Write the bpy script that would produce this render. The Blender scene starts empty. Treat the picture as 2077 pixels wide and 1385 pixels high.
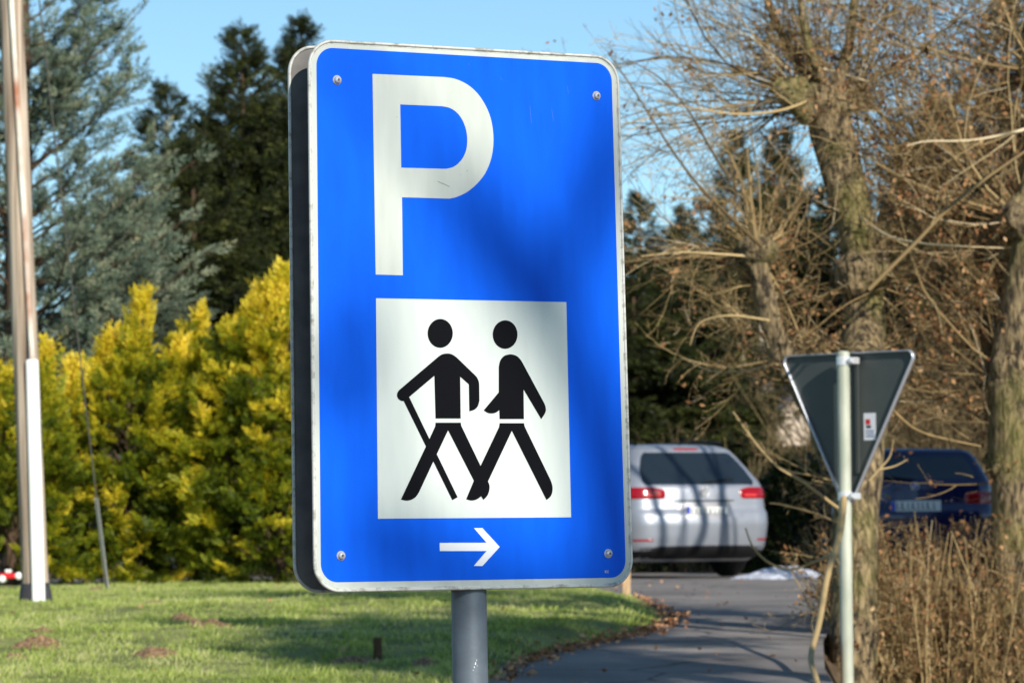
import bpy, bmesh, math, random
import numpy as np
from mathutils import Vector, Matrix
from mathutils.geometry import tessellate_polygon, delaunay_2d_cdt
rng = np.random.default_rng(11)
random.seed(5)
R = math.radians
scene = bpy.context.scene
COL = scene.collection

# ------------------------------------------------------------------ camera geometry
FPX, CX, CY = 7500.0, 1038.5, 692.5            # photograph is 2077 x 1385
CAM = np.array([0.0, 0.0, 1.6])
PITCH, ROLL = R(3.0), 0.010
_F = np.array([0, math.cos(PITCH), math.sin(PITCH)])
_r0 = np.array([1.0, 0, 0]); _u0 = np.array([0, -math.sin(PITCH), math.cos(PITCH)])
_RT = _r0 * math.cos(ROLL) - _u0 * math.sin(ROLL)
_UP = _u0 * math.cos(ROLL) + _r0 * math.sin(ROLL)

def ray(px, py):
    return _F + _RT * ((px - CX) / FPX) + _UP * ((CY - py) / FPX)

def at(px, py, Y):
    d = ray(px, py)
    return CAM + d * (Y / d[1])

# ------------------------------------------------------------------ colour and materials
def lin(r, g, b):
    f = lambda c: (c / 255 / 12.92) if c / 255 <= .04045 else ((c / 255 + .055) / 1.055) ** 2.4
    return (f(r), f(g), f(b), 1)

def new_mat(name):
    m = bpy.data.materials.new(name); m.use_nodes = True
    nt = m.node_tree
    return m, nt, nt.nodes['Principled BSDF'], nt.nodes['Material Output']

def mat(name, col, rough=.6, metal=0.0, noise=0.0, scale=20.0, bump=0.0, bscale=60.0, spec=.5, col2=None, coat=0.0, stretch=None):
    m, nt, p, out = new_mat(name)
    p.inputs['Roughness'].default_value = rough
    p.inputs['Metallic'].default_value = metal
    p.inputs['Specular IOR Level'].default_value = spec
    p.inputs['Coat Weight'].default_value = coat
    p.inputs['Base Color'].default_value = (*col[:3], 1)
    tc = nt.nodes.new('ShaderNodeTexCoord')
    mp = nt.nodes.new('ShaderNodeMapping')
    nt.links.new(tc.outputs['Object'], mp.inputs['Vector'])
    if stretch: mp.inputs['Scale'].default_value = stretch
    if noise or col2:
        n = nt.nodes.new('ShaderNodeTexNoise'); n.inputs['Scale'].default_value = scale; n.inputs['Detail'].default_value = 6
        nt.links.new(mp.outputs['Vector'], n.inputs['Vector'])
        rp = nt.nodes.new('ShaderNodeValToRGB')
        c2 = col2 if col2 else tuple(c * (1 - noise) for c in col[:3])
        rp.color_ramp.elements[0].position = .35; rp.color_ramp.elements[1].position = .65
        rp.color_ramp.elements[0].color = (*c2[:3], 1)
        rp.color_ramp.elements[1].color = (*[min(1, c * (1 + noise * .4)) for c in col[:3]], 1)
        nt.links.new(n.outputs['Fac'], rp.inputs['Fac'])
        nt.links.new(rp.outputs['Color'], p.inputs['Base Color'])
    if bump:
        n2 = nt.nodes.new('ShaderNodeTexNoise'); n2.inputs['Scale'].default_value = bscale; n2.inputs['Detail'].default_value = 5
        nt.links.new(mp.outputs['Vector'], n2.inputs['Vector'])
        b = nt.nodes.new('ShaderNodeBump'); b.inputs['Strength'].default_value = bump; b.inputs['Distance'].default_value = .02
        nt.links.new(n2.outputs['Fac'], b.inputs['Height']); nt.links.new(b.outputs['Normal'], p.inputs['Normal'])
    return m

def ramp_mat(name, stops, rough=.6, transl=0.0, patch=0.0, pscale=2.0, spec=.3, bump=0.0, bscale=40):
    """colour from the per-vertex 'tint' number (0..1) of the leaves and twigs themselves"""
    m, nt, p, out = new_mat(name)
    p.inputs['Roughness'].default_value = rough
    p.inputs['Specular IOR Level'].default_value = spec
    a = nt.nodes.new('ShaderNodeAttribute'); a.attribute_name = 'tint'
    rp = nt.nodes.new('ShaderNodeValToRGB'); cr = rp.color_ramp
    while len(cr.elements) < len(stops): cr.elements.new(.5)
    for e, (pos, c) in zip(cr.elements, stops):
        e.position = pos; e.color = (*c[:3], 1)
    src = a.outputs['Fac']
    if patch:
        tc = nt.nodes.new('ShaderNodeTexCoord')
        n = nt.nodes.new('ShaderNodeTexNoise'); n.inputs['Scale'].default_value = pscale; n.inputs['Detail'].default_value = 3
        nt.links.new(tc.outputs['Object'], n.inputs['Vector'])
        s = nt.nodes.new('ShaderNodeMath'); s.operation = 'MULTIPLY_ADD'
        s.inputs[1].default_value = patch * 2; s.inputs[2].default_value = -patch
        nt.links.new(n.outputs['Fac'], s.inputs[0])
        ad = nt.nodes.new('ShaderNodeMath'); ad.operation = 'ADD'
        nt.links.new(src, ad.inputs[0]); nt.links.new(s.outputs[0], ad.inputs[1]); src = ad.outputs[0]
    nt.links.new(src, rp.inputs['Fac'])
    nt.links.new(rp.outputs['Color'], p.inputs['Base Color'])
    if transl:
        t = nt.nodes.new('ShaderNodeBsdfTranslucent'); nt.links.new(rp.outputs['Color'], t.inputs['Color'])
        mx = nt.nodes.new('ShaderNodeMixShader'); mx.inputs[0].default_value = transl
        nt.links.new(p.outputs[0], mx.inputs[1]); nt.links.new(t.outputs[0], mx.inputs[2])
        nt.links.new(mx.outputs[0], out.inputs['Surface'])
    return m

# ------------------------------------------------------------------ object helpers
def link(o, parent=None):
    COL.objects.link(o)
    if parent is not None: o.parent = parent
    return o

def tag(o, label=None, cat=None, group=None, kind=None):
    if label: o['label'] = label
    if cat: o['category'] = cat
    if group: o['group'] = group
    if kind: o['kind'] = kind
    return o

def thing(name, label, cat, loc=(0, 0, 0), group=None):
    o = bpy.data.objects.new(name, None); o.location = loc; o.empty_display_size = .2
    link(o)
    return tag(o, label, cat, group)

def mesh_np(name, V, F, m, parent=None, tint=None, smooth=False, origin=None):
    """V (n,3) world or parent-local, F (k,4 or 3) ints"""
    V = np.asarray(V, dtype=np.float32); F = np.asarray(F, dtype=np.int32)
    if origin is not None: V = V - np.asarray(origin, dtype=np.float32)
    me = bpy.data.meshes.new(name)
    me.vertices.add(len(V)); me.vertices.foreach_set('co', V.ravel())
    k = F.shape[1]
    me.loops.add(F.size); me.loops.foreach_set('vertex_index', F.ravel())
    me.polygons.add(len(F)); me.polygons.foreach_set('loop_start', np.arange(0, F.size, k, dtype=np.int32))
    try: me.polygons.foreach_set('loop_total', np.full(len(F), k, dtype=np.int32))
    except Exception: pass
    if smooth: me.polygons.foreach_set('use_smooth', np.ones(len(F), dtype=bool))
    if tint is not None:
        at_ = me.attributes.new('tint', 'FLOAT', 'POINT'); at_.data.foreach_set('value', np.asarray(tint, dtype=np.float32))
    me.update(calc_edges=True); me.validate()
    me.materials.append(m)
    o = bpy.data.objects.new(name, me); link(o, parent)
    if origin is not None: o.location = origin
    return o

def bm_obj(name, bm, m, parent=None, smooth=False):
    me = bpy.data.meshes.new(name)
    bmesh.ops.recalc_face_normals(bm, faces=bm.faces)
    bm.to_mesh(me); bm.free()
    if smooth:
        for p in me.polygons: p.use_smooth = True
    for mm in (m if isinstance(m, (list, tuple)) else [m]): me.materials.append(mm)
    o = bpy.data.objects.new(name, me); return link(o, parent)

def bevel(bm, w, seg=2):
    bmesh.ops.bevel(bm, geom=list(bm.edges), offset=w, segments=seg, affect='EDGES', profile=.5, clamp_overlap=True)

def box_bm(lo, hi, bev=0.0, bm=None):
    bm2 = bmesh.new()
    bmesh.ops.create_cube(bm2, size=1)
    for v in bm2.verts:
        v.co = Vector([(lo[i] + hi[i]) / 2 + v.co[i] * (hi[i] - lo[i]) for i in range(3)])
    if bev: bevel(bm2, bev)
    if bm is None: return bm2
    me = bpy.data.meshes.new('tmp'); bm2.to_mesh(me); bm2.free(); bm.from_mesh(me); bpy.data.meshes.remove(me); return bm

def tubes(P, Rad, sides=4):
    """P (n,m,3) polylines, Rad (n,m): returns V,F"""
    n, m, _ = P.shape
    T = np.gradient(P, axis=1); T /= np.linalg.norm(T, axis=2, keepdims=True) + 1e-9
    ref = np.where(np.abs(T[:, :1, 2:3]) > .9, np.array([1.0, 0, 0]), np.array([0, 0, 1.0])) * np.ones_like(T)
    A = np.cross(T, ref); A /= np.linalg.norm(A, axis=2, keepdims=True) + 1e-9
    B = np.cross(T, A)
    ang = np.arange(sides) * 2 * np.pi / sides
    V = P[:, :, None] + Rad[:, :, None, None] * (A[:, :, None] * np.cos(ang)[None, None, :, None] + B[:, :, None] * np.sin(ang)[None, None, :, None])
    idx = np.arange(n * m * sides).reshape(n, m, sides)
    a = idx[:, :-1]; b = idx[:, 1:]
    F = np.stack([a, np.roll(a, -1, 2), np.roll(b, -1, 2), b], -1).reshape(-1, 4)
    return V.reshape(-1, 3), F

def join(parts):
    Vs, Fs, Ts, o = [], [], [], 0
    for p in parts:
        V, F = p[0], p[1]
        Vs.append(V); Fs.append(F + o); o += len(V)
        Ts.append(p[2] if len(p) > 2 else np.full(len(V), .5))
    return np.concatenate(Vs), np.concatenate(Fs), np.concatenate(Ts)

def wob(P, s, amp, seed=0):
    r = np.random.default_rng(seed); o = np.zeros(P.shape[:-1])
    for i in range(9):
        k = r.normal(size=3) * s * (1 + i * .45); o += np.sin(P @ k + r.uniform(0, 6.3)) / (1 + i * .3)
    return o * amp / 2.2

def smooth_path(pts, n):
    pts = np.asarray(pts, float)
    t = np.linspace(0, len(pts) - 1, n); out = np.zeros((n, pts.shape[1]))
    for i, tt in enumerate(t):
        k = min(int(tt), len(pts) - 2); u = tt - k
        p0 = pts[max(k - 1, 0)]; p1 = pts[k]; p2 = pts[k + 1]; p3 = pts[min(k + 2, len(pts) - 1)]
        out[i] = .5 * ((2 * p1) + (-p0 + p2) * u + (2 * p0 - 5 * p1 + 4 * p2 - p3) * u * u + (-p0 + 3 * p1 - 3 * p2 + p3) * u ** 3)
    return out

def trunk(pts, rad, n=60, sides=22, amp=.12, seed=0, s=9.0, flare=0):
    P = smooth_path(pts, n); r = np.interp(np.linspace(0, 1, n), np.linspace(0, 1, len(rad)), rad)
    V, F = tubes(P[None], r[None], sides)
    C = np.repeat(P, sides, 0); d = V - C
    V = C + d * (1 + wob(V * np.array([1, 1, .5]), s, amp, seed))[:, None]
    # close top
    c = len(V); V = np.vstack([V, P[-1:]])
    k = np.arange(c - sides, c); F = np.vstack([F, np.stack([k, np.roll(k, -1), np.full(sides, c), np.full(sides, c)], -1)])
    return V, F

def lump(c, r, seed, amp=.2, s=14, nu=22, nv=14):
    u = np.linspace(0, 2 * np.pi, nu, endpoint=False); v = np.linspace(.02, np.pi - .02, nv)
    U, W = np.meshgrid(u, v); D = np.stack([np.cos(U) * np.sin(W), np.sin(U) * np.sin(W), np.cos(W)], -1).reshape(-1, 3)
    V = np.array(c) + D * np.array(r) * (1 + wob(D * .15 + np.array(c), s * 3, amp, seed))[:, None]
    idx = np.arange(nu * nv).reshape(nv, nu); a = idx[:-1]; b = idx[1:]
    return V, np.stack([a, np.roll(a, -1, 1), np.roll(b, -1, 1), b], -1).reshape(-1, 4)

def norm(v): return v / (np.linalg.norm(v, axis=-1, keepdims=True) + 1e-9)

def grow(S, D, L, r0, m, curl=.25, up=0.0, tip=.35, g=None):
    """grow n twigs with m points: start S, direction D, length L, base radius r0"""
    g = g or rng
    n = len(S); P = np.zeros((n, m, 3)); P[:, 0] = S; d = norm(D)
    bend = g.normal(size=(n, 3)) * curl
    st = (L / (m - 1))[:, None]
    for i in range(1, m):
        d = norm(d + bend / m + g.normal(size=(n, 3)) * curl * .35 / math.sqrt(m) + np.array([0, 0, 1.0]) * (up / m))
        P[:, i] = P[:, i - 1] + d * st
    rad = r0[:, None] * np.linspace(1, tip, m)[None]
    return P, rad

def offshoots(P, rad, k, lo, hi, Lf, m, ang=(.45, .95), curl=.35, up=0.1, rf=.62, g=None):
    g = g or rng
    n, mm, _ = P.shape
    L0 = np.linalg.norm(np.diff(P, axis=1), axis=2).sum(1)
    i = np.repeat(np.arange(n), k); t = g.uniform(lo, hi, n * k) * (mm - 1)
    j = np.minimum(t.astype(int), mm - 2); u = (t - j)[:, None]
    S = P[i, j] * (1 - u) + P[i, j + 1] * u
    T = norm(P[i, j + 1] - P[i, j])
    q = norm(np.cross(T, g.normal(size=T.shape)))
    a = g.uniform(*ang, n * k)[:, None]
    D = T * np.cos(a) + q * np.sin(a)
    L = L0[i] * g.uniform(Lf[0], Lf[1], n * k) * (1.15 - t / (mm - 1))
    r = (rad[i, j] * rf)
    return grow(S, D, L, r, m, curl, up, g=g)

def twig_mesh(levels, sides=3, g=None):
    g = g or rng
    parts = []
    for P, rad in levels:
        V, F = tubes(P, rad, sides)
        t = np.repeat(g.uniform(0, 1, len(P)), P.shape[1] * sides)
        parts.append((V, F, t))
    return parts

def to_px(P):
    d = P - CAM; z = d @ _F
    return np.stack([CX + FPX * (d @ _RT) / z, CY - FPX * (d @ _UP) / z], -1)
def prune(lv, g, x0, x1, y0, y1, keep):
    P, r = lv; q = to_px(P); hit = ((q[..., 0] > x0) & (q[..., 0] < x1) & (q[..., 1] > y0) & (q[..., 1] < y1)).any(1)
    k = ~hit | (g.uniform(size=len(P)) < keep); return P[k], r[k]
def frames(D, g=None):
    g = g or rng
    Y = norm(D); q = norm(np.cross(Y, g.normal(size=Y.shape))); Z = np.cross(q, Y)
    return np.stack([q, Y, Z], axis=2)

def scatter(TV, TF, TT, pos, Rm, sc, tint, tw=.5):
    V = np.einsum('nij,mj->nmi', Rm, TV) * sc[:, None, None] + pos[:, None]
    n, m = len(pos), len(TV)
    F = (TF[None] + (np.arange(n) * m)[:, None, None]).reshape(-1, TF.shape[1])
    T = np.clip(tint[:, None] + (TT[None] - .5) * tw, 0, 1).reshape(-1)
    return V.reshape(-1, 3), F, T

def diamond(base, d, l, w, nrm=(0, 0, 1), cup=.0):
    base = np.array(base, float); d = norm(np.array(d, float)); s = norm(np.cross(d, np.array(nrm, float)))
    return np.array([base, base + d * l * .45 + s * w / 2, base + d * l, base + d * l * .45 - s * w / 2])

def template(kind, g=None):
    g = g or np.random.default_rng(3)
    Vs, Ts = [], []
    if kind == 'cypress':                                  # flat feathery spray, unit length along Y
        for i in range(15):
            y = .06 + i / 15 * .9; side = 1 if i % 2 else -1
            l = .38 * (1.1 - y * .75); z = .10 * math.sin(i * 1.7)
            d = (side * .75, .75, g.normal() * .3)
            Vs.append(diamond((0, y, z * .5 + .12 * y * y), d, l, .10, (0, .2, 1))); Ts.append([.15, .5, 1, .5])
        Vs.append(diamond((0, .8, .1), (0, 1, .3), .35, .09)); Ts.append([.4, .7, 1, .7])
    elif kind == 'needle':                                 # a conifer branchlet
        for i in range(16):
            y = .02 + i / 16 * .9; a = i * 2.4
            d = (math.cos(a) * .8, .7, math.sin(a) * .55)
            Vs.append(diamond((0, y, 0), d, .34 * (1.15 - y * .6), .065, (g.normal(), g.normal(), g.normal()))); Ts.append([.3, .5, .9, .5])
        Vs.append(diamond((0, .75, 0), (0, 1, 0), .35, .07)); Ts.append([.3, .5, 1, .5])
    elif kind == 'leaf':
        Vs.append(diamond((0, 0, 0), (0, 1, .2), 1, .6)); Ts.append([.4, .5, .6, .5])
        Vs[-1][1, 2] += .15; Vs[-1][3, 2] += .12
    elif kind == 'blade':
        for i in range(3):
            a = g.uniform(0, 6.3); b = np.array([math.cos(a) * .25, 0, 0]); b[1] = math.sin(a) * .25
            d = (g.normal() * .35, g.normal() * .35, 1)
            Vs.append(diamond(b, d, g.uniform(.7, 1.1), .12, (g.normal(), g.normal(), .1))); Ts.append([.2, .5, 1, .5])
    V = np.concatenate(Vs); F = np.arange(len(V)).reshape(-1, 4)
    return V, F, np.concatenate([np.array(t, float) for t in Ts])

TPL = {k: template(k) for k in ('cypress', 'needle', 'leaf', 'blade')}

# ------------------------------------------------------------------ terrain
_zy = np.array([(-400, 0), (0, 0.0), (5, .22), (10, .55), (15, .83), (17, .92), (20, 1.03), (22, 1.075), (25, 1.10), (30, 1.105), (34, 1.10), (41, 1.09), (48, 1.09), (60, 1.15), (80, 2.0), (110, 4.5), (160, 8), (260, 8.5), (900, 8.5)])
def sstep(x): x = np.clip(x, 0, 1); return x * x * (3 - 2 * x)
def road_edge(Y): return np.interp(Y, [6, 16, 17.5, 19.5, 21, 24, 30, 36, 47], [1.40, 1.40, 1.46, 1.62, 1.8, 2.4, 3.1, 5, 9])
def gz(X, Y):
    X = np.asarray(X, float); Y = np.asarray(Y, float)
    z = np.interp(Y, _zy[:, 0], _zy[:, 1])
    z = (np.interp(Y - .8, _zy[:, 0], _zy[:, 1]) + z + np.interp(Y + .8, _zy[:, 0], _zy[:, 1])) / 3
    z = z - .5 * sstep((X - road_edge(Y) - .01) / .17) * (1 - sstep((Y - 22) / 5)) * sstep((Y - 8) / 6)
    z = z + sstep((Y - 62) / 60) * .035 * np.clip(X - 4, 0, 70)
    return z
def onground(px, py):
    d = ray(px, py); t = 10.0
    for i in range(6000):
        p = CAM + d * t
        if p[2] <= gz(p[0], p[1]): return p
        t += .02
    return p

M = {}
M['ground'] = mat('soil_ground', lin(104, 84, 60), .95, noise=.4, scale=9, bump=.8, bscale=30, col2=lin(62, 50, 36))
def axis(a, b, fine0, fine1, step, big):
    l = list(np.arange(fine0, fine1, step)); x = fine0
    lo = []
    s = step
    while x > a: s = min(s * 1.35, big); x -= s; lo.append(x)
    x = l[-1]; s = step; hi = []
    while x < b: s = min(s * 1.35, big); x += s; hi.append(x)
    return np.array(lo[::-1] + l + hi)
gx = axis(-500, 500, -5, 5, .25, 60); gy = axis(-300, 800, 8, 60, .4, 50)
GX, GY = np.meshgrid(gx, gy); GZ = gz(GX, GY)
idx = np.arange(GX.size).reshape(GX.shape)
F = np.stack([idx[:-1, :-1], idx[:-1, 1:], idx[1:, 1:], idx[1:, :-1]], -1).reshape(-1, 4)
g_o = mesh_np('ground', np.stack([GX, GY, GZ - .012], -1).reshape(-1, 3), F, M['ground'], smooth=True); tag(g_o, kind='structure')

# road: asphalt sheet, right edge follows the hedge; lawn is a raised sheet on it
def asphalt():
    m, nt, p, out = new_mat('asphalt')
    tc = nt.nodes.new('ShaderNodeTexCoord')
    n1 = nt.nodes.new('ShaderNodeTexNoise'); n1.inputs['Scale'].default_value = 1.3; n1.inputs['Detail'].default_value = 8
    n2 = nt.nodes.new('ShaderNodeTexNoise'); n2.inputs['Scale'].default_value = 70; n2.inputs['Detail'].default_value = 4
    for n in (n1, n2): nt.links.new(tc.outputs['Object'], n.inputs['Vector'])
    rp = nt.nodes.new('ShaderNodeValToRGB'); rp.color_ramp.elements[0].position = .3; rp.color_ramp.elements[1].position = .7
    rp.color_ramp.elements[0].color = (.20, .178, .165, 1); rp.color_ramp.elements[1].color = (.40, .36, .33, 1)
    mx = nt.nodes.new('ShaderNodeMixRGB'); mx.blend_type = 'MULTIPLY'; mx.inputs[0].default_value = .5
    nt.links.new(n1.outputs['Fac'], rp.inputs['Fac']); nt.links.new(rp.outputs['Color'], mx.inputs[1]); nt.links.new(n2.outputs['Fac'], mx.inputs[2])
    vo_ = nt.nodes.new('ShaderNodeTexVoronoi'); vo_.feature = 'DISTANCE_TO_EDGE'; vo_.inputs['Scale'].default_value = .9
    nd = nt.nodes.new('ShaderNodeMixRGB'); nd.blend_type = 'ADD'; nd.inputs[0].default_value = .35
    nt.links.new(tc.outputs['Object'], nd.inputs[1]); nt.links.new(n1.outputs['Color'], nd.inputs[2]); nt.links.new(nd.outputs[0], vo_.inputs['Vector'])
    cr_ = nt.nodes.new('ShaderNodeMapRange'); cr_.inputs[2].default_value = .022; cr_.inputs[3].default_value = .35; cr_.inputs[4].default_value = 1
    nt.links.new(vo_.outputs['Distance'], cr_.inputs[0]); m5 = nt.nodes.new('ShaderNodeMixRGB'); m5.blend_type = 'MULTIPLY'; m5.inputs[0].default_value = 1
    nt.links.new(mx.outputs[0], m5.inputs[1]); nt.links.new(cr_.outputs[0], m5.inputs[2]); mx = m5
    nt.links.new(mx.outputs[0], p.inputs['Base Color']); p.inputs['Roughness'].default_value = .85
    b = nt.nodes.new('ShaderNodeBump'); b.inputs['Distance'].default_value = .01; b.inputs['Strength'].default_value = .6
    nt.links.new(n2.outputs['Fac'], b.inputs['Height']); nt.links.new(b.outputs['Normal'], p.inputs['Normal'])
    return m
M['asphalt'] = asphalt()
ry = np.arange(6, 47, .2); nx = 40
Vr = []
for y in ry:
    xr = road_edge(y)
    xl = np.interp(y, [6, 24, 31, 47], [-6, -6, -9, -14])
    xs = np.linspace(xl, xr, nx); Vr.append(np.stack([xs, np.full(nx, y), gz(xs, np.full(nx, y)) + .02], -1))
Vr = np.array(Vr); idx = np.arange(Vr.shape[0] * nx).reshape(Vr.shape[0], nx)
F = np.stack([idx[:-1, :-1], idx[:-1, 1:], idx[1:, 1:], idx[1:, :-1]], -1).reshape(-1, 4)
tag(mesh_np('road', Vr.reshape(-1, 3), F, M['asphalt'], smooth=True), kind='structure')

edge_px = [(1000, 1384), (1062, 1352), (1122, 1335), (1180, 1318), (1245, 1303), (1310, 1290), (1352, 1275), (1362, 1262), (1340, 1244), (1300, 1226), (1262, 1212), (1200, 1206), (1100, 1203), (990, 1201)]
EP = np.array([onground(x, y)[:2] for x, y in edge_px])
EP = smooth_path(EP, 70)
EP[:, 0] += wob(np.c_[EP, EP[:, :1]], 3, .05, 4); EP[:, 1] += wob(np.c_[EP, EP[:, :1]], 3, .08, 9)
y_end = EP[-1, 1]
LP = np.vstack([EP, [[-2.5, y_end + 2], [-6, 38], [-9, 38], [-9, 9], [-.9, 9], [-.35, 14]]])
from mathutils.geometry import intersect_point_line
def inside(P, poly):
    x, y = P[:, 0], P[:, 1]; c = np.zeros(len(P), bool); n = len(poly)
    for i in range(n):
        x0, y0 = poly[i]; x1, y1 = poly[(i + 1) % n]
        k = (y0 > y) != (y1 > y)
        c ^= k & (x < (x1 - x0) * (y - y0) / (y1 - y0 + 1e-12) + x0)
    return c
def edgedist(P, poly):
    d = np.full(len(P), 1e9)
    for i in range(len(poly)):
        a = poly[i]; b = poly[(i + 1) % len(poly)]; ab = b - a
        t = np.clip(((P - a) @ ab) / (ab @ ab + 1e-12), 0, 1); d = np.minimum(d, np.linalg.norm(P - a - t[:, None] * ab, axis=1))
    return d
def lawn_z(P):
    d = edgedist(P, LP)
    u = wob(np.c_[P, P[:, :1] * 0], 1.1, .022, 21) + wob(np.c_[P, P[:, :1] * 0], 5, .006, 22)
    return gz(P[:, 0], P[:, 1]) + .012 + (.065 + u) * sstep(d / .35) - .02 * (d < 1e-4)
gxx, gyy = np.meshgrid(np.arange(-8.9, 3, .14), np.arange(9.1, 38, .16))
GP = np.stack([gxx.ravel(), gyy.ravel()], -1) + rng.uniform(-.03, .03, (gxx.size, 2))
GP = GP[inside(GP, LP) & (edgedist(GP, LP) > .07)]
allp = [Vector(p) for p in LP] + [Vector(p) for p in GP]
n0 = len(LP)
vo, _, fo, *_ = delaunay_2d_cdt(allp, [(i, (i + 1) % n0) for i in range(n0)], [], 1, 1e-5)
vo = np.array([tuple(v) for v in vo]); fo = np.array([f for f in fo if len(f) == 3])
M['lawn'] = mat('lawn_soil', lin(140, 142, 84), .95, noise=.3, scale=3, bump=.5, bscale=40, col2=lin(92, 104, 48))
tag(mesh_np('lawn', np.c_[vo, lawn_z(vo)], fo, M['lawn'], smooth=True), kind='structure')

# molehills and bare soil (built before the grass so that blades keep off them)
hills = [(198, 1221, 46, .05), (309, 1255, 40, .045), (88, 1318, 44, .03), (75, 1342, 84, .06), (427, 1309, 86, .075), (371, 1278, 56, .06), (317, 1360, 74, .06), (717, 1370, 96, .08), (30, 1362, 40, .04), (860, 1376, 50, .06)]
M['soil'] = mat('loose_soil', lin(162, 132, 98), .95, noise=.5, scale=60, bump=1.0, bscale=90, col2=lin(110, 84, 60))
HC = []
names = ['small flat molehill on the lawn right of the wooden pole base', 'small flat molehill on the lawn in front of the golden shrubs', 'small flat molehill just above the broad one at the left lawn edge', 'broad brown molehill at the lower left of the lawn',
         'largest brown molehill in the sun between two lawn shadows', 'dark molehill in the shade of the lawn', 'brown molehill at the bottom left of the lawn below the large one', 'brown molehill at the bottom of the lawn left of the sign post', 'tiny brown molehill at the left photo border', 'dark molehill beside the foot of the blue sign post']
for i, (px, py, w, h) in enumerate(hills):
    c = onground(px, py); w_ = w / FPX * c[1] * .62
    HC.append((c[0], c[1], w_))
    nu, nr = 40, 12; a = np.linspace(0, 2 * np.pi, nu, endpoint=False); rr = np.linspace(0.02, 1, nr)
    A, Q = np.meshgrid(a, rr); x = c[0] + np.cos(A) * Q * w_ * (1 + .15 * np.sin(3 * A + i)); y = c[1] + np.sin(A) * Q * w_ * 1.1
    base = lawn_z(np.stack([x.ravel(), y.ravel()], -1)).reshape(x.shape)
    P3 = np.stack([x, y, base], -1)
    z = base + h * .5 * (1 - Q ** 2) ** .8 * (1 + wob(P3, 26, .55, i)) + wob(P3, 90, .008, i + 40) * (1 - Q) - .012 * (Q > .98)
    V = np.stack([x, y, z], -1).reshape(-1, 3); idx = np.arange(nu * nr).reshape(nr, nu); a_, b_ = idx[:-1], idx[1:]
    F = np.stack([a_, np.roll(a_, -1, 1), np.roll(b_, -1, 1), b_], -1).reshape(-1, 4)
    o = mesh_np('molehill', V, F, M['soil'], smooth=True, origin=(c[0], c[1], c[2]))
    tag(o, names[i], 'molehill', 'molehills on the lawn')

# grass
M['grass'] = ramp_mat('grass_blades', [(0, lin(124, 140, 62)), (.4, lin(164, 182, 88)), (.75, lin(192, 204, 116)), (1, lin(222, 214, 160))], .55, .35, patch=.35, pscale=.9)
n = 150000
gp = np.stack([rng.uniform(-4.2, 1.7, n), 15.5 + rng.uniform(0, 1, n) ** 1.15 * 21], -1)
ok = inside(gp, LP) & (np.abs(gp[:, 0]) < gp[:, 1] * .145 + .3)
gp = gp[ok]; dd = edgedist(gp, LP)
keep = rng.uniform(size=len(gp)) < sstep(dd / .08) * .88 + .12
for hx, hy, hw in HC: keep &= (np.hypot(gp[:, 0] - hx, (gp[:, 1] - hy) / 1.1) > hw * rng.uniform(.6, 1.0, len(gp)))
bare = wob(np.c_[gp, gp[:, :1] * 0], 1.6, 1, 77)
keep &= ~((bare > .95) & (rng.uniform(size=len(gp)) < .6))
gp = gp[keep]
pz = lawn_z(gp) - .003
Dg = norm(np.c_[rng.normal(size=(len(gp), 2)) * .3, np.ones(len(gp))])
th = rng.uniform(0, 6.3, len(gp)); c, s = np.cos(th), np.sin(th); O = np.zeros(len(gp))
Rz = np.stack([np.stack([c, -s, O], -1), np.stack([s, c, O], -1), np.stack([O, O, O + 1], -1)], 1)
Rz[:, :2, 2] = Dg[:, :2]
V, F, T = scatter(*TPL['blade'], np.c_[gp, pz], Rz, rng.uniform(.016, .036, len(gp)) * np.clip(1 + wob(np.c_[gp, gp[:, :1] * 0], 5, .6, 55), .5, 1.7), np.clip(rng.uniform(.1, .9, len(gp)) + wob(np.c_[gp, gp[:, :1] * 0], 3, .22, 56), 0, 1), .4)
tag(mesh_np('grass', V, F, M['grass'], tint=T), 'short sunlit lawn grass with worn patches', 'grass', kind='stuff')

# leaf litter along the road edge
M['litter'] = ramp_mat('dead_leaves', [(0, lin(110, 72, 48)), (.5, lin(170, 118, 80)), (1, lin(214, 168, 128))], .8)
k = rng.integers(0, 52, 1500); lp = EP[k] + rng.normal(size=(1500, 2)) * .8 * np.array([.07, .10])
lx = rng.uniform(-3.5, 1.5, 160); ly = rng.uniform(16.5, 34, 160)
lp = np.vstack([lp, np.c_[lx, ly]])
rx = rng.uniform(.2, 2.2, 90); ryy = rng.uniform(17, 36, 90); lp = np.vstack([lp, np.c_[rx, ryy]])
zz = np.where(inside(lp, LP), lawn_z(lp) + .012, gz(lp[:, 0], lp[:, 1]) + .03)
V, F, T = scatter(*TPL['leaf'], np.c_[lp, zz], frames(rng.normal(size=(len(lp), 3)) * np.array([1, 1, .3])), rng.uniform(.018, .042, len(lp)), rng.uniform(0, 1, len(lp)), .2)
tag(mesh_np('fallen_leaves', V, F, M['litter'], tint=T), 'brown fallen leaves strewn along the lawn edge and road', 'leaves', kind='stuff')

# ------------------------------------------------------------------ the blue parking sign
def rotm(rx, ry, rz):
    return Matrix.Rotation(rz, 3, 'Z') @ Matrix.Rotation(rx, 3, 'X') @ Matrix.Rotation(ry, 3, 'Y')
Mc = np.array(rotm(R(3.78), R(-29.83), R(1.13)))        # columns: panel x, y, normal in (right, up, forward)
def c2w(v): return _RT * v[0] + _UP * v[1] + _F * v[2]
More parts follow.
